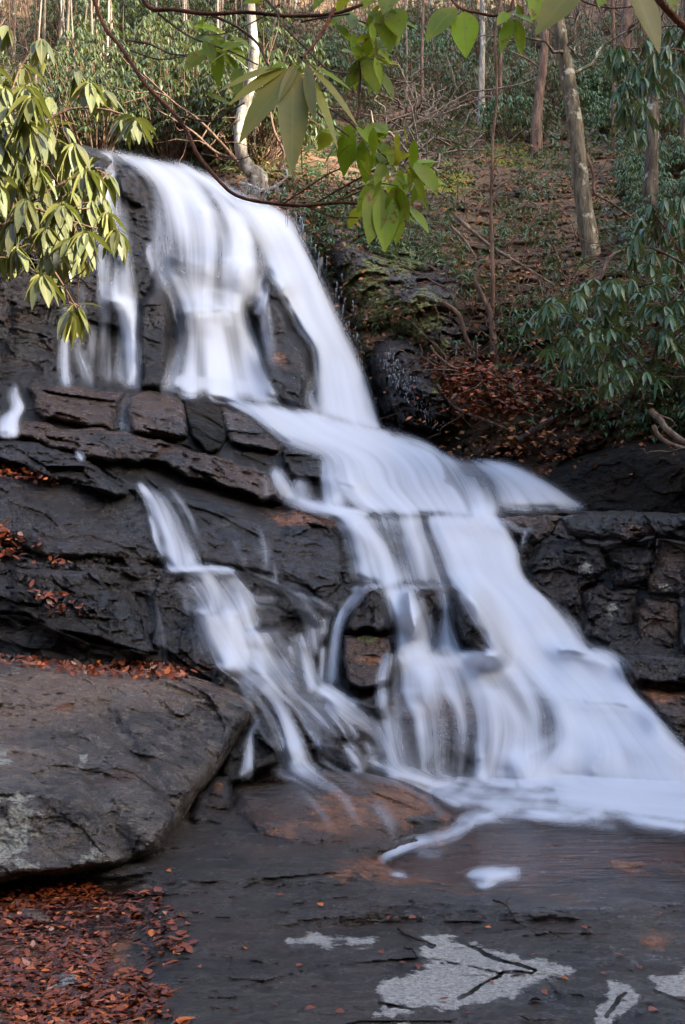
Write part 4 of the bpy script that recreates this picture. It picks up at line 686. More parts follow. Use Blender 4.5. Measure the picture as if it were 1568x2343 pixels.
for l, P_, w_ in [('reddish root looping out of the leaf heap under the sapling', [(1120,862,16.1),(1080,840,16),(1040,842,15.9),(1000,812,16),(985,790,16)], 10), ('thin red root running along the top of the leaf heap', [(1200,900,15.6),(1150,880,15.8),(1090,858,15.9),(1030,856,15.9)], 8), ('crooked root hanging over the lower edge of the leaf heap', [(1230,930,15.2),(1200,905,15.4),(1140,915,15.4),(1090,940,15.4)], 8), ('grey root crossing the dark hollow below the leaf heap', [(1000,880,15.9),(1040,930,15.6),(1110,960,15.2),(1180,990,14.9)], 9)]:
    stemthing('root', P_, w_, 15.8, REDBARK, l, 'root', 5, .5, tl=.45)
for l, P_, w_ in [('thick bent root curving down at the right edge', [(1490,940,12.6),(1510,960,12.5),(1530,985,12.4),(1600,1035,12.2)], 17), ('thinner root beside the thick bent one at the right edge', [(1496,975,12.8),(1510,1000,12.7),(1545,1020,12.6),(1600,1032,12.5)], 12)]:
    stemthing('root', P_, w_, 12.5, GREYTWIG, l, 'root', 1, .8)
stemthing('bare_branch', [(1372,640),(1395,590),(1430,572),(1470,580),(1520,600)], 8, 15, GREYTWIG, 'pale crooked branch right of the leaning tree', 'branch', 4)
stemthing('bare_branch', [(1340,350),(1358,400),(1360,440),(1400,465),(1450,500)], 8, 18.5, TWIG, 'thin looping branch behind the leaning tree', 'branch', 3)
for n_, (l, P_) in enumerate([('bare arching stem rising left of the crooked grey tree', [(545,372),(500,320),(450,270),(400,235),(330,170)]), ('second bare stem fanning lower from the crooked tree', [(540,365),(490,345),(440,300),(350,245)]), ('twisted bare stem right of the crooked grey tree', [(640,385),(650,350),(628,300),(615,240),(600,200)])]):
    stemthing('bare_shrub', P_, 9, 21.0 + .4 * n_, TWIG, l, 'shrub', 6, .35, tl=.8)

# far trees: nothing tells them apart
for k in range(76):
    xx = rng.uniform(-60, 1620) if k > 28 else rng.uniform(-60, 560); yb = rng.uniform(-10, 150) if xx > 560 else rng.uniform(30, 260); d = float(hd(xx, yb)) - .2
    tree('bare_tree', [(xx, yb), (xx + rng.normal(0, 4), yb - 60), (xx + rng.normal(0, 8), min(-30, yb - 140)), (xx + rng.normal(0, 12), -140)], rng.uniform(3, 9), d, (PALE, BARK, BARK, GREYTWIG)[k % 4], 'thin bare tree among many on the far hillside', 'bare trees on the far hillside', limbs=4, crown_len=3.5)
# ------------------------------------------------------------------ rhododendrons
def whorl(c, axis, n, L, W, pitch, seg=3, droop=.25):
    """leaves hanging around a shoot tip"""
    axis = nrm(np.asarray(axis, float)); a = nrm(np.cross(axis, [.3, .8, .1])); b = np.cross(axis, a); th = np.linspace(0, 2 * pi, n, endpoint=False) + rng.uniform(0, 6)
    pi_ = pitch + rng.normal(0, .18, n); out = a * np.cos(th)[:, None] + b * np.sin(th)[:, None]; dr = out * np.cos(pi_)[:, None] - UP * np.sin(pi_)[:, None] + axis * .1
    return leaves(np.asarray(c) + out * .012, dr, nrm(out * .8 + UP * .9 + rng.normal(0, .2, (n, 3))), L * rng.uniform(.75, 1.15, n), W * rng.uniform(.85, 1.15, n), droop, seg)
def shrub_proto(n, R, H, L, mat):
    f, s = Geo(), Geo()
    for _ in range(n):
        a = rng.uniform(0, 2 * pi); r = R * rng.uniform(.15, 1) ** .6; z = H * rng.uniform(.25, 1) * (1 - .35 * (r / R) ** 2); c = np.array([r * cos(a), r * sin(a), z])
        f.add(whorl(c, [cos(a) * .5, sin(a) * .5, 1], int(rng.integers(6, 9)), L, L * .36, rng.uniform(.5, 1.15), 2))
        if rng.random() < .35: s.add(tube(wig([c[0] * .12, c[1] * .12, -.2], c, 7, .12), np.linspace(.022, .006, 7), 5))
    return f.mesh('foliage', mat), s.mesh('stem', TWIG)
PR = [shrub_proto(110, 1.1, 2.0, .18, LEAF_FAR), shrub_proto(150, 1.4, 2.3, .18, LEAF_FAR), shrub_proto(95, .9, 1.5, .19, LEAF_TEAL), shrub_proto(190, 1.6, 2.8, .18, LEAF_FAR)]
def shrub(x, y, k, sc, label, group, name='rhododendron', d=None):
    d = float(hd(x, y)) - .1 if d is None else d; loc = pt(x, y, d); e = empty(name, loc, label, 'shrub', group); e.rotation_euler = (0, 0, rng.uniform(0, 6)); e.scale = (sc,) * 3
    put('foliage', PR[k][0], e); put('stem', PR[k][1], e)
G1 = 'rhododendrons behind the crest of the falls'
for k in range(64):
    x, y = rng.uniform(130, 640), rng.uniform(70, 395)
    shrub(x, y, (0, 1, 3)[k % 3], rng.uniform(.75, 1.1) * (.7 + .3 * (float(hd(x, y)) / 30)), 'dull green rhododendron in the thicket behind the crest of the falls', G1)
G2 = 'small rhododendrons on the right slope'
for k in range(90):
    x, y = rng.uniform(700, 1600), rng.uniform(60, 330)
    if 880 < x < 1100 and y > 230: continue
    shrub(x, y, (2, 0, 2, 1)[k % 4], rng.uniform(.55, .95), 'small bluish green rhododendron on the right slope', G2)
for k in range(16):
    shrub(rng.uniform(1440, 1640), rng.uniform(330, 560), 2, rng.uniform(.35, .6), 'small bluish green rhododendron on the right slope', G2)

def bush(name, label, tips, d, L, mat, stems, smat, dspread=.5, n=(7, 10), pitch=(.75, 1.25), seg=4, wf=.3):
    """a near shrub: every leaf whorl is a part, stems run to it"""
    D = d + rng.uniform(-dspread, dspread, len(tips)); root = empty(name, pt(*stems[0][0], d), label, 'shrub'); c0 = np.array(root.location); SP = []
    for st_ in stems:
        B = resample(pt([p[0] for p in st_], [p[1] for p in st_], d + rng.uniform(-.2, .2)), 6 * len(st_)); SP.append(B)
        g = Geo().add(tube(B, np.linspace(7, 3, len(B)) / F * d / 2, 6, .1)); put('stem', g.mesh('stem', smat, c0), root)
    A = np.concatenate(SP); tw = Geo()
    for (x, y), dd in zip(tips, D):
        c = pt(x, y, dd); i = int(np.argmin(((A - c) ** 2).sum(1) + .05 * rng.random(len(A)))); s = .02
        B = wig(A[i], c, 8, .03 * d / 6); tw.add(tube(B, np.linspace(3.2, 1.8, 8) / F * d / 2, 5)); ax = nrm(B[-1] - B[-3]) * .6 + UP * .5
        nl = int(rng.integers(*n)); g = Geo().add(whorl(c, ax, nl, L, L * wf, rng.uniform(*pitch), seg, .3))
        g.add(leaves(c[None] - UP * .004, nrm(ax)[None], np.array([[0, 1., 0]]), L * .16, L * .06, 0, 2))
        put('leaf_whorl', g.mesh('leaf_whorl', mat, c), root, loc=c - c0)
    put('twig', tw.mesh('twig', smat, c0), root); return root
def fill(poly, n, mind, seed):
    r = np.random.default_rng(seed); P = np.array(poly, float); out = []; t = 0
    while len(out) < n and t < 9000:
        t += 1; q = r.uniform(P.min(0), P.max(0))
        if sdist(poly, q[:1].copy(), q[1:].copy())[0][0] > 0 and all(np.hypot(*(q - o)) > mind for o in out): out.append(q)
    return [tuple(o) for o in out]
tips = [(14,62),(95,92),(178,170),(205,188),(48,150),(20,285),(72,295),(115,225),(140,290),(240,210),(285,268),(310,272),(170,330),(8,200),(60,350),(212,385),(245,400),(195,390),(120,480),(145,465),(268,528),(175,705),(160,715),(178,700),(60,200)] + fill([(-20,120),(60,170),(130,260),(170,330),(230,410),(255,500),(215,560),(150,610),(110,640),(40,600),(-20,560)], 56, 28, 3)
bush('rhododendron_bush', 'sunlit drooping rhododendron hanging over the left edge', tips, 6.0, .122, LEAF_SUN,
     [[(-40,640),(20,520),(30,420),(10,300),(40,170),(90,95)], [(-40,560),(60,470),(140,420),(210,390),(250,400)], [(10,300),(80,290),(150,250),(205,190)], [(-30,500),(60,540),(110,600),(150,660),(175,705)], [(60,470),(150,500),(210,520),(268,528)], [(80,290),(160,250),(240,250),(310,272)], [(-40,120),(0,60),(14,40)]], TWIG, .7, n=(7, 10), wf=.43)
tips = [(1205,735),(1235,712),(1250,745),(1275,690),(1300,720),(1320,670),(1340,650),(1360,640),(1290,770),(1255,800),(1330,760),(1395,660),(1410,700),(1445,640),(1380,740),(1440,740),(1480,700),(1520,660),(1550,690),(1500,760),(1540,780),(1450,800),(1380,830),(1410,860),(1330,840),(1290,850),(1480,850),(1530,850),(1385,880),(1560,740),(1590,780),(1590,650),(1300,800),(1360,790)] + fill([(1230,700),(1340,640),(1600,620),(1620,860),(1400,880),(1270,820)], 80, 19, 4)
bush('rhododendron_bush', 'large blue-green rhododendron spreading over the right bank', tips, 13.0, .165, LEAF_TEAL,
     [[(1470,915),(1482,860),(1500,800),(1530,720),(1560,640)], [(1482,860),(1430,790),(1380,730),(1330,690),(1270,700)], [(1490,830),(1420,820),(1350,800),(1290,790)], [(1500,800),(1540,760),(1600,720)], [(1395,900),(1390,850),(1360,790)]], REDBARK, .9, wf=.30, n=(8, 11), pitch=(.45, 1.0))
tips = [(1400,110),(1420,105),(1440,115),(1412,140),(1450,150),(1480,95),(1500,70),(1535,60),(1520,100),(1550,120),(1430,190),(1410,205),(1440,225),(1460,190),(1490,150),(1540,170),(1560,90),(1500,190),(1424,245),(1452,285)] + fill([(1390,100),(1600,40),(1600,220),(1470,320),(1410,260)], 18, 24, 5)
bush('rhododendron_bush', 'blue-green rhododendron sprays hanging at the upper right', tips, 13.5, .19, LEAF_TEAL, [[(1640,160),(1580,120),(1500,110),(1430,110)], [(1640,200),(1560,190),(1480,210),(1430,220)], [(1620,80),(1560,60),(1510,60)]], TWIG, .7, wf=.27)
tips = [(1470,500),(1490,470),(1520,455),(1550,450),(1460,540),(1500,530),(1540,510),(1440,560),(1480,580),(1530,570),(1560,540),(1590,480)] + fill([(1450,500),(1600,430),(1620,620),(1440,600)], 22, 24, 6)
bush('rhododendron_bush', 'small rhododendron clump in front of the thick right tree', tips, 13.8, .19, LEAF_TEAL, [[(1600,660),(1560,580),(1520,520),(1490,480)], [(1560,600),(1500,570),(1450,560)]], TWIG, .6, wf=.27)

# ------------------------------------------------------------------ branches close overhead, every leaf its own piece
class Overhang:
    def __init__(s, name, label, at, d): s.c = np.array(pt(*at, d)); s.r = empty(name, s.c, label, 'branch'); s.k = 0
    def stem(s, pts, w0, w1, mat, name='branch'):
        B = resample(pt([p[0] for p in pts], [p[1] for p in pts], [p[2] for p in pts]), 10 * len(pts)); d = np.mean([p[2] for p in pts])
        put(name, Geo().add(tube(B, np.linspace(w0, w1, len(B)) / F * d / 2, 8, .12, rng.random() * 60)).mesh(name, mat, s.c), s.r)
    def leaf(s, x0, y0, x1, y1, d, wf=.36, tilt=0., dd=0., mat=None):
        a, b = pt(x0, y0, d), pt(x1, y1, d + dd); L = np.linalg.norm(b - a); up = nrm(np.array([cos(tilt) * .15 + sin(tilt), -.95, .55 + .3 * cos(tilt)]))
        g = Geo().add(leaves(a[None], (b - a)[None] + UP * .12 * L, up[None], L, L * wf, .12, 9, .22, .85)); put('leaf', g.mesh('leaf', mat or LEAF_NEAR, a), s.r, loc=a - s.c)
OLIVE = leaf_material('olive_rhododendron_leaf', (.23, .22, .025), (.26, .23, .03), rough=.45, trans=.4)
o = Overhang('overhanging_branch', 'red-brown branch with spotted leaves hanging across the top', (320, -30), 2.5)
o.stem([(205,-30,2.7),(240,60,2.68),(280,112,2.65),(335,195,2.6),(388,248,2.58),(428,300,2.55),(452,352,2.52),(500,412,2.5),(540,446,2.5),(600,462,2.48),(690,470,2.45),(770,464,2.42),(830,466,2.4)], 11, 7, REDTWIG)
o.stem([(310,-30,2.5),(345,18,2.48),(400,22,2.45),(480,32,2.4),(560,28,2.38),(660,36,2.35),(760,32,2.3),(830,10,2.3)], 11, 8, REDTWIG)
o.stem([(480,32,2.4),(540,60,2.38),(590,100,2.36),(615,150,2.34),(660,195,2.32),(700,235,2.3),(745,272,2.3),(800,312,2.3)], 7, 4, TWIG)
o.stem([(765,20,2.3),(740,70,2.28),(712,110,2.25),(690,132,2.22)], 10, 7, REDTWIG)
for P_, a, b in [([(362,30,2.46),(420,75,2.45),(470,98,2.42),(530,118,2.4),(590,148,2.38)], 5, 3), ([(290,92,2.66),(340,100,2.6),(390,122,2.55),(430,125,2.5),(480,115,2.45)], 5, 3), ([(300,115,2.66),(360,135,2.6),(420,130,2.55),(475,122,2.5)], 4, 2), ([(410,262,2.57),(480,278,2.5),(530,252,2.45),(560,235,2.4)], 5, 3), ([(462,352,2.52),(540,365,2.5),(600,345,2.5)], 4, 2), ([(630,20,2.36),(650,60,2.3),(700,110,2.3),(750,158,2.28),(800,168,2.26)], 5, 4), ([(650,40,2.36),(610,0,2.4),(590,-20,2.4)], 6, 5), ([(690,50,2.35),(740,40,2.3),(800,32,2.28)], 5, 4), ([(650,465,2.45),(740,405,2.45),(780,385,2.42)], 5, 3), ([(700,470,2.45),(760,495,2.42),(820,498,2.4)], 5, 3), ([(730,460,2.45),(800,420,2.4),(850,392,2.38),(890,372,2.35)], 5, 3), ([(772,460,2.42),(820,440,2.4),(860,420,2.36)], 4, 3), ([(820,270,2.3),(822,230,2.3),(825,170,2.28),(822,140,2.25)], 5, 4), ([(700,250,2.3),(690,320,2.35),(692,400,2.4)], 3, 2)]: o.stem(P_, a, b, TWIG, 'twig')
LV = [(445,60,520,78),(432,100,515,88),(468,40,455,75),(520,92,556,145),(500,118,500,192),(515,122,552,180),(470,118,425,158),(490,112,470,186),(470,215,530,240),(480,70,440,105)]
for x0, y0, x1, y1 in LV: o.leaf(x0, y0, x1, y1, 2.45, .42, rng.uniform(-.5, .5), rng.uniform(-.06, .06))
for x0, y0, x1, y1, wf, ti in [(680,150,562,312,.30,-.3),(672,150,668,374,.25,.1),(650,150,506,208,.22,-.5),(655,155,532,236,.2,.2),(700,155,765,325,.14,1.2),(708,150,808,278,.18,.9),(702,150,720,270,.16,-1.),(672,140,682,200,.32,.4),(660,146,610,160,.4,-.8),(715,150,800,205,.2,.5),(690,150,640,250,.18,.8)]: o.leaf(x0, y0, x1, y1, 2.2, wf, ti, rng.uniform(-.1, .05), OLIVE if y1 > 205 else None)
NL = 0
for x0, y0, x1, y1 in [(835,130,795,205),(838,135,862,208),(825,130,783,118),(845,128,892,152),(865,110,912,92),(830,150,812,190),(870,10,838,66),(882,15,893,110),(835,25,905,72),(800,20,762,58),(850,60,862,135),(900,20,915,82),(770,55,795,90),(862,-20,830,20),(800,-15,770,30),(900,-20,880,30),(865,70,905,58),(850,85,838,130), (745,-20,720,20),(560,10,600,-20),
    (800,285,788,392),(830,320,836,412),(792,300,740,385),(855,300,895,312),(842,325,885,278),(940,385,972,470),(952,372,996,442),(955,392,990,385),(905,380,912,325),(872,408,822,480),(868,425,846,545),(882,440,880,562),(902,430,898,540),(908,428,932,500),(850,402,822,362),(902,398,925,422),(722,335,694,348),(760,300,730,345),(815,290,860,345),(870,350,930,352),(805,330,770,360),(780,310,735,300),(880,375,860,420),(925,375,940,410),(855,470,838,520),(868,470,870,525)]:
    o.leaf(x0, y0, x1, y1, 2.34, rng.uniform(.36, .46), rng.uniform(-.5, .5), rng.uniform(-.07, .07))
    if NL < 22 and rng.random() < .5:
        NL += 1; a_ = rng.uniform(-.9, .9); ux, uy = (x1 - x0) * .8, (y1 - y0) * .8; o.leaf(x0 + rng.normal(0, 5), y0 + rng.normal(0, 5), x0 + ux * cos(a_) - uy * sin(a_), y0 + ux * sin(a_) + uy * cos(a_), 2.36, rng.uniform(.38, .5), rng.uniform(-.9, .9), rng.uniform(-.07, .07))
o = Overhang('overhanging_branch', 'thin twigs of small bright leaves hanging below the curved red branch', (740, 240), 2.45)
for P_ in [[(740,240),(800,280),(850,330),(900,370),(965,395)], [(760,465),(820,430),(870,420),(910,425)], [(820,300),(860,290),(900,300)], [(800,40),(850,60),(880,100)], [(640,10),(600,40),(520,75),(450,80)]]: o.stem([(a, b, 2.42) for a, b in P_], 4, 2, TWIG, 'twig')
for cx, cy, sx_, sy_, n_ in [(860,330,60,40,20), (890,440,35,50,20), (840,150,38,40,12), (860,50,50,40,16), (490,110,45,40,12), (960,400,22,30,7)]:
    for _ in range(n_):
        x0, y0 = cx + rng.normal(0, sx_ * .6), cy + rng.normal(0, sy_ * .6); a_ = rng.normal(pi / 2, .75); l_ = rng.uniform(42, 72); o.leaf(x0, y0, x0 + l_ * cos(a_), y0 + l_ * sin(a_), 2.44 + rng.normal(0, .08), rng.uniform(.32, .42), rng.uniform(-.7, .7), rng.uniform(-.05, .05))
o = Overhang('overhanging_branch', 'leafy branch end hanging down from the top right corner', (1200, -40), 2.4)
o.stem([(1020,-30,2.4),(1035,0,2.4),(1058,20,2.38),(1098,30,2.36),(1132,36,2.35),(1165,22,2.35),(1178,-20,2.35)], 8, 6, REDTWIG); o.stem([(1485,-30,2.0),(1520,15,2.0),(1568,62,2.0),(1640,120,2.0)], 16, 18, REDTWIG); o.stem([(1300,-30,2.3),(1340,5,2.3),(1400,18,2.3),(1450,15,2.3)], 5, 3, TWIG, 'twig')
for x0, y0, x1, y1, wf in [(1042,18,982,88,.42),(1062,28,1066,122,.48),(1172,45,1148,112,.42),(1182,45,1192,118,.42),(1165,28,1140,55,.5),(1175,32,1215,52,.45),(1195,-20,1232,55,.5),(1185,10,1192,40,.6),(1240,-20,1220,40,.5)]: o.leaf(x0, y0, x1, y1, 2.35, wf, rng.uniform(-.4, .4), rng.uniform(-.05, .05))
for x0, y0, x1, y1, wf, d in [(1330,-40,1236,70,.42,1.9),(1440,-55,1500,104,.40,1.9),(1390,-40,1372,12,.5,2.),(1520,-40,1540,20,.5,2.)]: o.leaf(x0, y0, x1, y1, d, wf, .2, -.03, OLIVE if d == 1.9 else None)

# ------------------------------------------------------------------ ground cover, litter, stones, sticks, icicles
def scatter_hill(n, xr, yr, seed, dens=None):
    r = np.random.default_rng(seed); x = r.uniform(*xr, n); y = r.uniform(*yr, n)
    if dens is not None: k = r.random(n) < dens(x, y); x, y = x[k], y[k]
    return x, y, pt(x, y, hd(x, y) - .06)
in_bank = lambda x, y: sdist(HBANK, np.asarray(x, float), np.asarray(y, float))[0] > 4
def cover(name, n, xr, yr, L, mat, seed, label, dens, lie=.3, per=6, seg=2, wf=.33):
    x, y, P = scatter_hill(n, xr, yr, seed, dens); g = Geo(); m_ = len(P); th = rng.uniform(0, 2 * pi, (m_, per)); el = rng.uniform(-1.0, .1, (m_, per)) if lie < .5 else rng.uniform(-.4, .4, (m_, per))
    dr = np.stack([np.cos(th) * np.cos(el), np.sin(th) * np.cos(el) - .15, np.sin(el)], -1).reshape(-1, 3); h = (rng.random((m_, 1)) ** 2 * L * 3 if lie < .5 else rng.random((m_, 1)) * .05) * np.ones((1, per))
    pos = np.repeat(P, per, 0); pos[:, 2] += h.ravel(); pos[:, :2] += rng.normal(0, L * (.25 if lie < .5 else 3), (len(pos), 2)); pos[:, 1] -= .05
    g.add(leaves(pos, dr, UP + rng.normal(0, .35 if lie < .5 else .8, pos.shape), L * rng.uniform(.6, 1.2, len(pos)), L * wf * rng.uniform(.8, 1.2, len(pos)), .2, seg)); c = P.mean(0)
    return put(name, g.mesh(name, mat, c), None, label, None, None, 'stuff', c)
nz = lambda x, y, s, k=60.: fbm(np.stack([np.asarray(x) / k, np.asarray(y) / k, 0 * np.asarray(x)], -1), 3, s)
cover('undergrowth', 10000, (560, 1640), (200, 1000), .10, LEAF_TEAL, 31, 'low evergreen leaves covering the right slope', lambda x, y: in_bank(x, y) * np.clip(.5 + 1.8 * nz(x, y, 3), 0, 1) * np.where((x > 980) & (x < 1240) & (y > 820), .12, 1) * np.where((x < 1000) & (y > 620), .25, 1))
cover('undergrowth', 5200, (560, 1640), (-60, 360), .20, LEAF_FAR, 32, 'distant evergreen undergrowth on the upper slope', lambda x, y: np.clip(.6 + 1.6 * nz(x, y, 5), 0, 1))
cover('undergrowth', 3600, (-100, 600), (-60, 400), .20, LEAF_FAR, 33, 'evergreen undergrowth under the thicket', lambda x, y: .8 + 0 * x)
cover('undergrowth', 1800, (700, 1010), (440, 760), .09, LEAF_TEAL, 34, 'small frosted leaves hanging on the bank beside the falls', lambda x, y: in_bank(x, y) * np.clip(.7 + 1.5 * nz(x, y, 9), 0, 1) * (y < 640))
cover('fallen_leaves', 5200, (560, 1640), (180, 1120), .085, DRYLEAF, 35, 'brown fallen leaves on the right slope', lambda x, y: in_bank(x, y) * np.clip(.3 + 2.2 * nz(x, y, 7), 0.05, 1), lie=1, per=5, wf=.6)
cover('fallen_leaves', 700, (980, 1240), (810, 990), .09, DEAD, 36, 'rust red leaves heaped on the ledge under the sapling', lambda x, y: in_bank(x, y) * (inside([(1000,830),(1100,850),(1200,880),(1260,920),(1180,960),(1080,930),(1030,900)], x, y, 20)), lie=1, per=6, wf=.6)
g = Geo()
for _ in range(900):
    x, y = rng.uniform(600, 1640), rng.uniform(150, 960)
    if not in_bank(x, y) or (x < 1000 and y > 560): continue
    a = pt(x, y, float(hd(x, y)) - .12); s = rng.uniform(.25, 1.1) * (1 + max(0, 400 - y) / 300); g.add(tube(wig(a, a + rng.normal(0, 1, 3) * s * [.8, .3, .5] + UP * .3 * s, 6, .16 * s), np.linspace(.010, .003, 6) * (1 + max(0, 400 - y) / 250), 4))
for _ in range(1000):
    x, y = rng.uniform(-60, 1640), rng.uniform(-60, 150)
    a = pt(x, y, float(hd(x, y)) - .2); s = rng.uniform(1, 4.5); g.add(tube(wig(a, a + UP * s + rng.normal(0, .22, 3) * s, 5, .05 * s), np.linspace(.03, .008, 5), 3))
c = pt(1150, 500, 19); put('twigs', g.mesh('twigs', TWIG, c), None, 'tangle of bare brown twigs over the right slope', None, None, 'stuff', c)
g = Geo()
for _ in range(120):
    x, y = rng.normal(990, 50), rng.normal(290, 50); a = pt(x, y, float(hd(x, y)) - .4); g.add(tube(wig(a, a + rng.normal(0, 1, 3) * [1.5, .4, 1.1], 8, .5), np.linspace(.035, .008, 8), 4))
c = pt(980, 330, float(hd(980, 330))); put('brush_pile', g.mesh('brush_pile', GREYTWIG, c), None, 'tangled pile of bare grey branches on the middle of the slope', None, None, 'stuff', c)

def gplace(x, y, lift=.006): return pt(x, y, dplane(x, y, gz(x, y) + lift))
def litter(name, poly, n, L, seed, label, on=None, clump=None):
    r = np.random.default_rng(seed); P = np.array(poly, float); x = r.uniform(P[:, 0].min(), P[:, 0].max(), n * 4); y = r.uniform(P[:, 1].min(), P[:, 1].max(), n * 4)
    k = sdist(poly, x.copy(), y.copy())[0] > 0
    if clump: k &= r.random(n * 4) < np.clip(clump[0] + clump[1] * nz(x, y, seed, 70.), 0, 1)
    x, y = x[k][:n], y[k][:n]
    if on is None: pos = gplace(x, y, .002 + .010 * r.random(len(x)) ** 2)
    else: pos = pt(x, y, sample(Dn, x, y) - .02)
    th = r.uniform(0, 2 * pi, len(x)); dr = np.stack([np.cos(th), np.sin(th), r.normal(0, .12, len(x))], -1)
    up = UP + r.normal(0, .22, (len(x), 3)) if on is None else np.array([0, -.8, .6]) + r.normal(0, .2, (len(x), 3))
    if on is not None: dr[:, 2] = r.normal(0, .6, len(x))
    g = Geo().add(leaves(pos, dr, up, L * r.uniform(.4, 1.7, len(x)), L * .62 * r.uniform(.5, 1.5, len(x)), r.uniform(-.3, .3, len(x)), 3, .25)); c = pos.mean(0)
    return put(name, g.mesh(name, DEAD, c), None, label, None, None, 'stuff', c)
litter('fallen_leaves', [(-200,2040),(0,2030),(180,2015),(300,2060),(310,2120),(290,2200),(340,2250),(400,2260),(330,2342),(280,2420),(-200,2420)], 9000, .032, 41, 'wet rust red leaves carpeting the lower left corner', clump=(.75, 1.6))
litter('fallen_leaves', [(280,2030),(420,2030),(440,2150),(380,2250),(420,2300),(520,2342),(520,2400),(250,2420),(290,2200)], 420, .048, 42, 'thinner wet leaves at the edge of the leaf carpet', clump=(.12, 2.4))
litter('fallen_leaves', [(-60,1490),(60,1502),(200,1520),(330,1512),(440,1530),(430,1550),(280,1545),(120,1532),(0,1512),(-60,1508)], 420, .048, 43, 'orange leaves caught on top of the huge grey boulder', on=1)
litter('fallen_leaves', [(-60,1060),(20,1066),(110,1090),(130,1104),(60,1098),(-60,1082)], 150, .05, 44, 'leaf line lying on the jagged ledge at the far left', on=1)
litter('fallen_leaves', [(-40,1190),(90,1215),(100,1250),(60,1270),(230,1285),(215,1300),(100,1290),(-40,1275)], 150, .05, 45, 'orange leaves stuck to the wet slab at the left edge', on=1, clump=(.5, 2.))
litter('fallen_leaves', [(60,1340),(130,1350),(190,1385),(180,1420),(120,1400),(80,1370)], 50, .05, 46, 'small clump of orange leaves on the bluish shelf', on=1)
LEAVES1 = [(560,2170,'bright orange curled leaf alone on the dark slab'),(678,2210,'flat rust red leaf in the middle of the slab'),(738,2072,'tan leaf below the orange boulder'),(650,2046,'pale pinkish leaf near the crack in the slab'),(382,1990,'upright orange leaf at the foot of the grey boulder'),(937,2100,'dark red leaf beside a twig on the slab'),(895,2094,'small red leaf left of the dark red one'),(1210,2290,'red leaf right of the pale dry patch'),(1215,2335,'wide red-brown leaf at the bottom edge'),(1485,2312,'dark red leaf pile at the lower right corner'),(1240,2265,'pale tan leaf on the wet dark rock'),(1300,2240,'thin orange leaf near the right dry patch'),(420,2095,'silver pink leaf at the edge of the leaf carpet'),(430,2238,'bright orange leaf at the corner of the leaf carpet'),(955,2205,'small red leaf touching the left tip of the dry patch'),(1005,2285,'brown leaf on the lower part of the dry patch'),(1110,2120,'small orange leaf by the forked twig')]
g0 = None
for i, (x, y, l) in enumerate(LEAVES1 + [(rng.uniform(430, 1540), rng.uniform(2050, 2335), None) for _ in range(26)]):
    a = gplace(np.array([x]), np.array([y]), .008); L = rng.uniform(.032, .052) if l else rng.uniform(.02, .04); th = rng.uniform(0, 6.28)
    g = Geo().add(leaves(a, [[cos(th), sin(th), .1]], UP + rng.normal(0, .25, (1, 3)), L, L * .62, rng.uniform(-.2, .3), 5, .35)); V, Q, A = g.V[0], g.Q[0], g.A; g.A['tint'][0][:] = .93 if (l and 'orange' in l) else (.80 if l and ('pale' in l or 'silver' in l or 'tan' in l) else rng.uniform(.3, .75))
    put('fallen_leaf', g.mesh('fallen_leaf', DEAD, a[0]), None, l or 'small scattered wet leaf on the dark slab', 'leaf', None if l else 'small leaves scattered on the slab', None, a[0])
def stone(poly, h, label, at=None):
    gp = lambda X, Y: dplane(X, Y, gz(X, Y) - .01)
    patch('stone', poly, gp, h, 26, .05, (.02, 9, .012), GREY, at or {}, 2, label, 'stone', track=False)
stone([(30,2075),(55,2062),(85,2068),(110,2085),(135,2110),(130,2122),(100,2118),(70,2108),(40,2092)], .10, 'small dark grey stone among the wet leaves below the boulder', {'lichen': lambda X, Y: .35 + 0 * X})
stone([(95,2228),(150,2215),(185,2222),(190,2242),(165,2262),(120,2272),(108,2262),(125,2245)], .09, 'pale grey angular stone in the leaf carpet', {'dry': lambda X, Y: .55 + 0 * X})
stone([(300,2020),(330,2010),(362,2022),(355,2038),(320,2040)], .07, 'small bluish stone at the foot of the grey boulder')
stone([(195,2145),(230,2138),(262,2158),(268,2175),(235,2170)], .05, 'dark flat stone half buried in wet leaves')
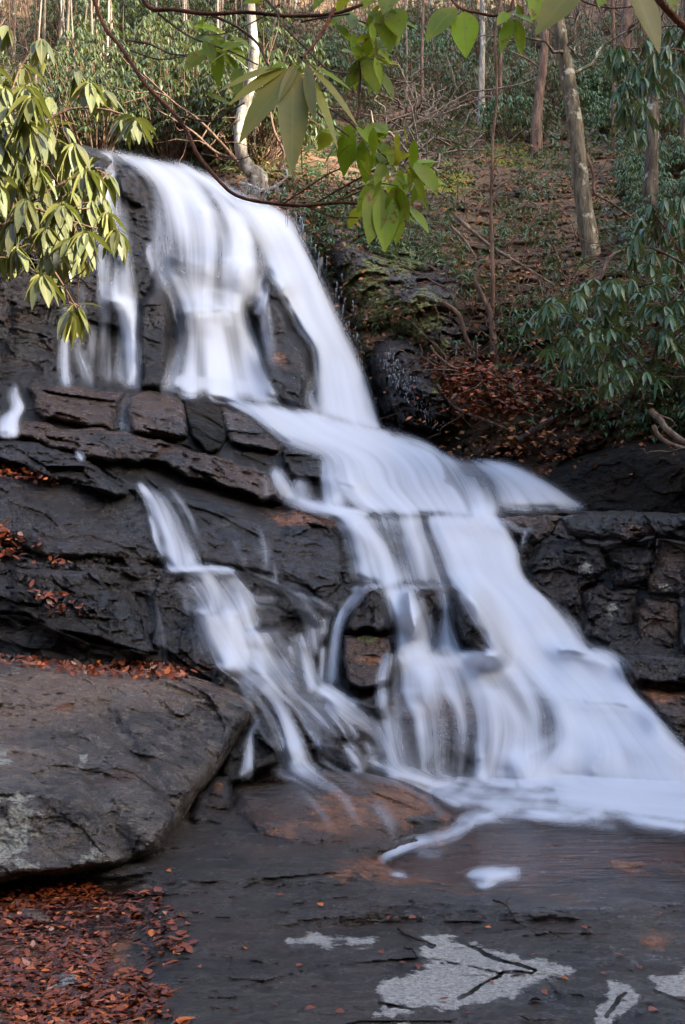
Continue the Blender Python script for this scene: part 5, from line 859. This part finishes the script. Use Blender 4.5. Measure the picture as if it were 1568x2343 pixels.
for l, P_, w_ in [('forked dark twig lying by the pool edge', [(1130,2062),(1158,2072),(1178,2105)], 5), ('dark stick above the pale dry patch', [(912,2128),(945,2146),(990,2162)], 7), ('short twig left of the pale dry patch', [(926,2168),(945,2176),(952,2188)], 6), ('thin dark stick at the right of the pool edge', [(1258,2132),(1285,2148)], 4), ('long thin twig lying in the leaf carpet edge', [(340,2085),(370,2105)], 3)]:
    B = resample(gplace([p[0] for p in P_], [p[1] for p in P_], .012), 14); B[:, 2] += .008 * rng.random(14); g = Geo().add(tube(B, np.linspace(w_, w_ * .5, 14) / F * B[0, 1] / 2, 6, .2))
    if 'forked' in l: g.add(tube(wig(B[6], gplace(1168, 2052, .04), 6, .01), np.linspace(.004, .002, 6), 5))
    put('stick', g.mesh('stick', bark_material('wet_stick', (.012, .008, .006), (.05, .03, .02), at=.9), B[0]), None, l, 'stick', loc=B[0])
m = MT('ice'); ICE = m.done(m.bsdf((.36, .40, .45), .2, m.bump(m.noise(m.pos(), 30, 4), .5, .01), .6, Transmission_Weight=.6, IOR=1.31))
def icicles(label, pts, n, ln, spread=5):
    g = Geo()
    for _ in range(int(n * .8)):
        t = rng.random() * (len(pts) - 1); i = int(t); f = t - i; x = pts[i][0] * (1 - f) + pts[i + 1][0] * f + rng.normal(0, spread); y = pts[i][1] * (1 - f) + pts[i + 1][1] * f + rng.normal(0, spread); d = (pts[i][2] * (1 - f) + pts[i + 1][2] * f) - .15
        l = ln * rng.uniform(.3, 1.2); a = pt(x, y, d); g.add(tube(np.linspace(a, a - UP * l + rng.normal(0, .01, 3), 6), np.linspace(.011, .001, 6) * rng.uniform(.4, 1.2), 5, .3, rng.random() * 20))
    c = pt(*pts[0]); put('icicle_cluster', g.mesh('icicle_cluster', ICE, c), None, label, None, None, 'stuff', c)
icicles('white icicles on the snag at the crest of the falls', [(552,420,18.2),(600,432,18.2),(640,425,18.2)], 60, .14, 6); icicles('icicles hanging below the right lip of the falls', [(650,475,18),(690,500,17.8),(710,540,17.6)], 24, .22, 9)
icicles('long thin icicles on the cliff right of the falls', [(705,530,17.6),(735,580,17.4),(745,600,17.3)], 12, .35, 8); icicles('ice crust beside the falls above the dark boulder', [(790,640,17),(800,720,16.8),(830,770,16.6)], 30, .12, 14)
icicles('frozen spray down the face of the dark icy boulder', [(882,800,15.9),(900,850,15.9),(935,880,15.8),(980,920,15.8),(1005,965,15.8)], 260, .05, 13); icicles('icicles hanging over the cave behind the shrubs', [(1150,690,16.6),(1175,760,16.4),(1060,810,16.2)], 14, .22, 14)

stemthing('icy_snag', [(548,418),(575,425),(605,435),(640,420),(660,400)], 9, 18.3, PALE, 'frosted snag lying at the crest of the falls', 'snag', 2)
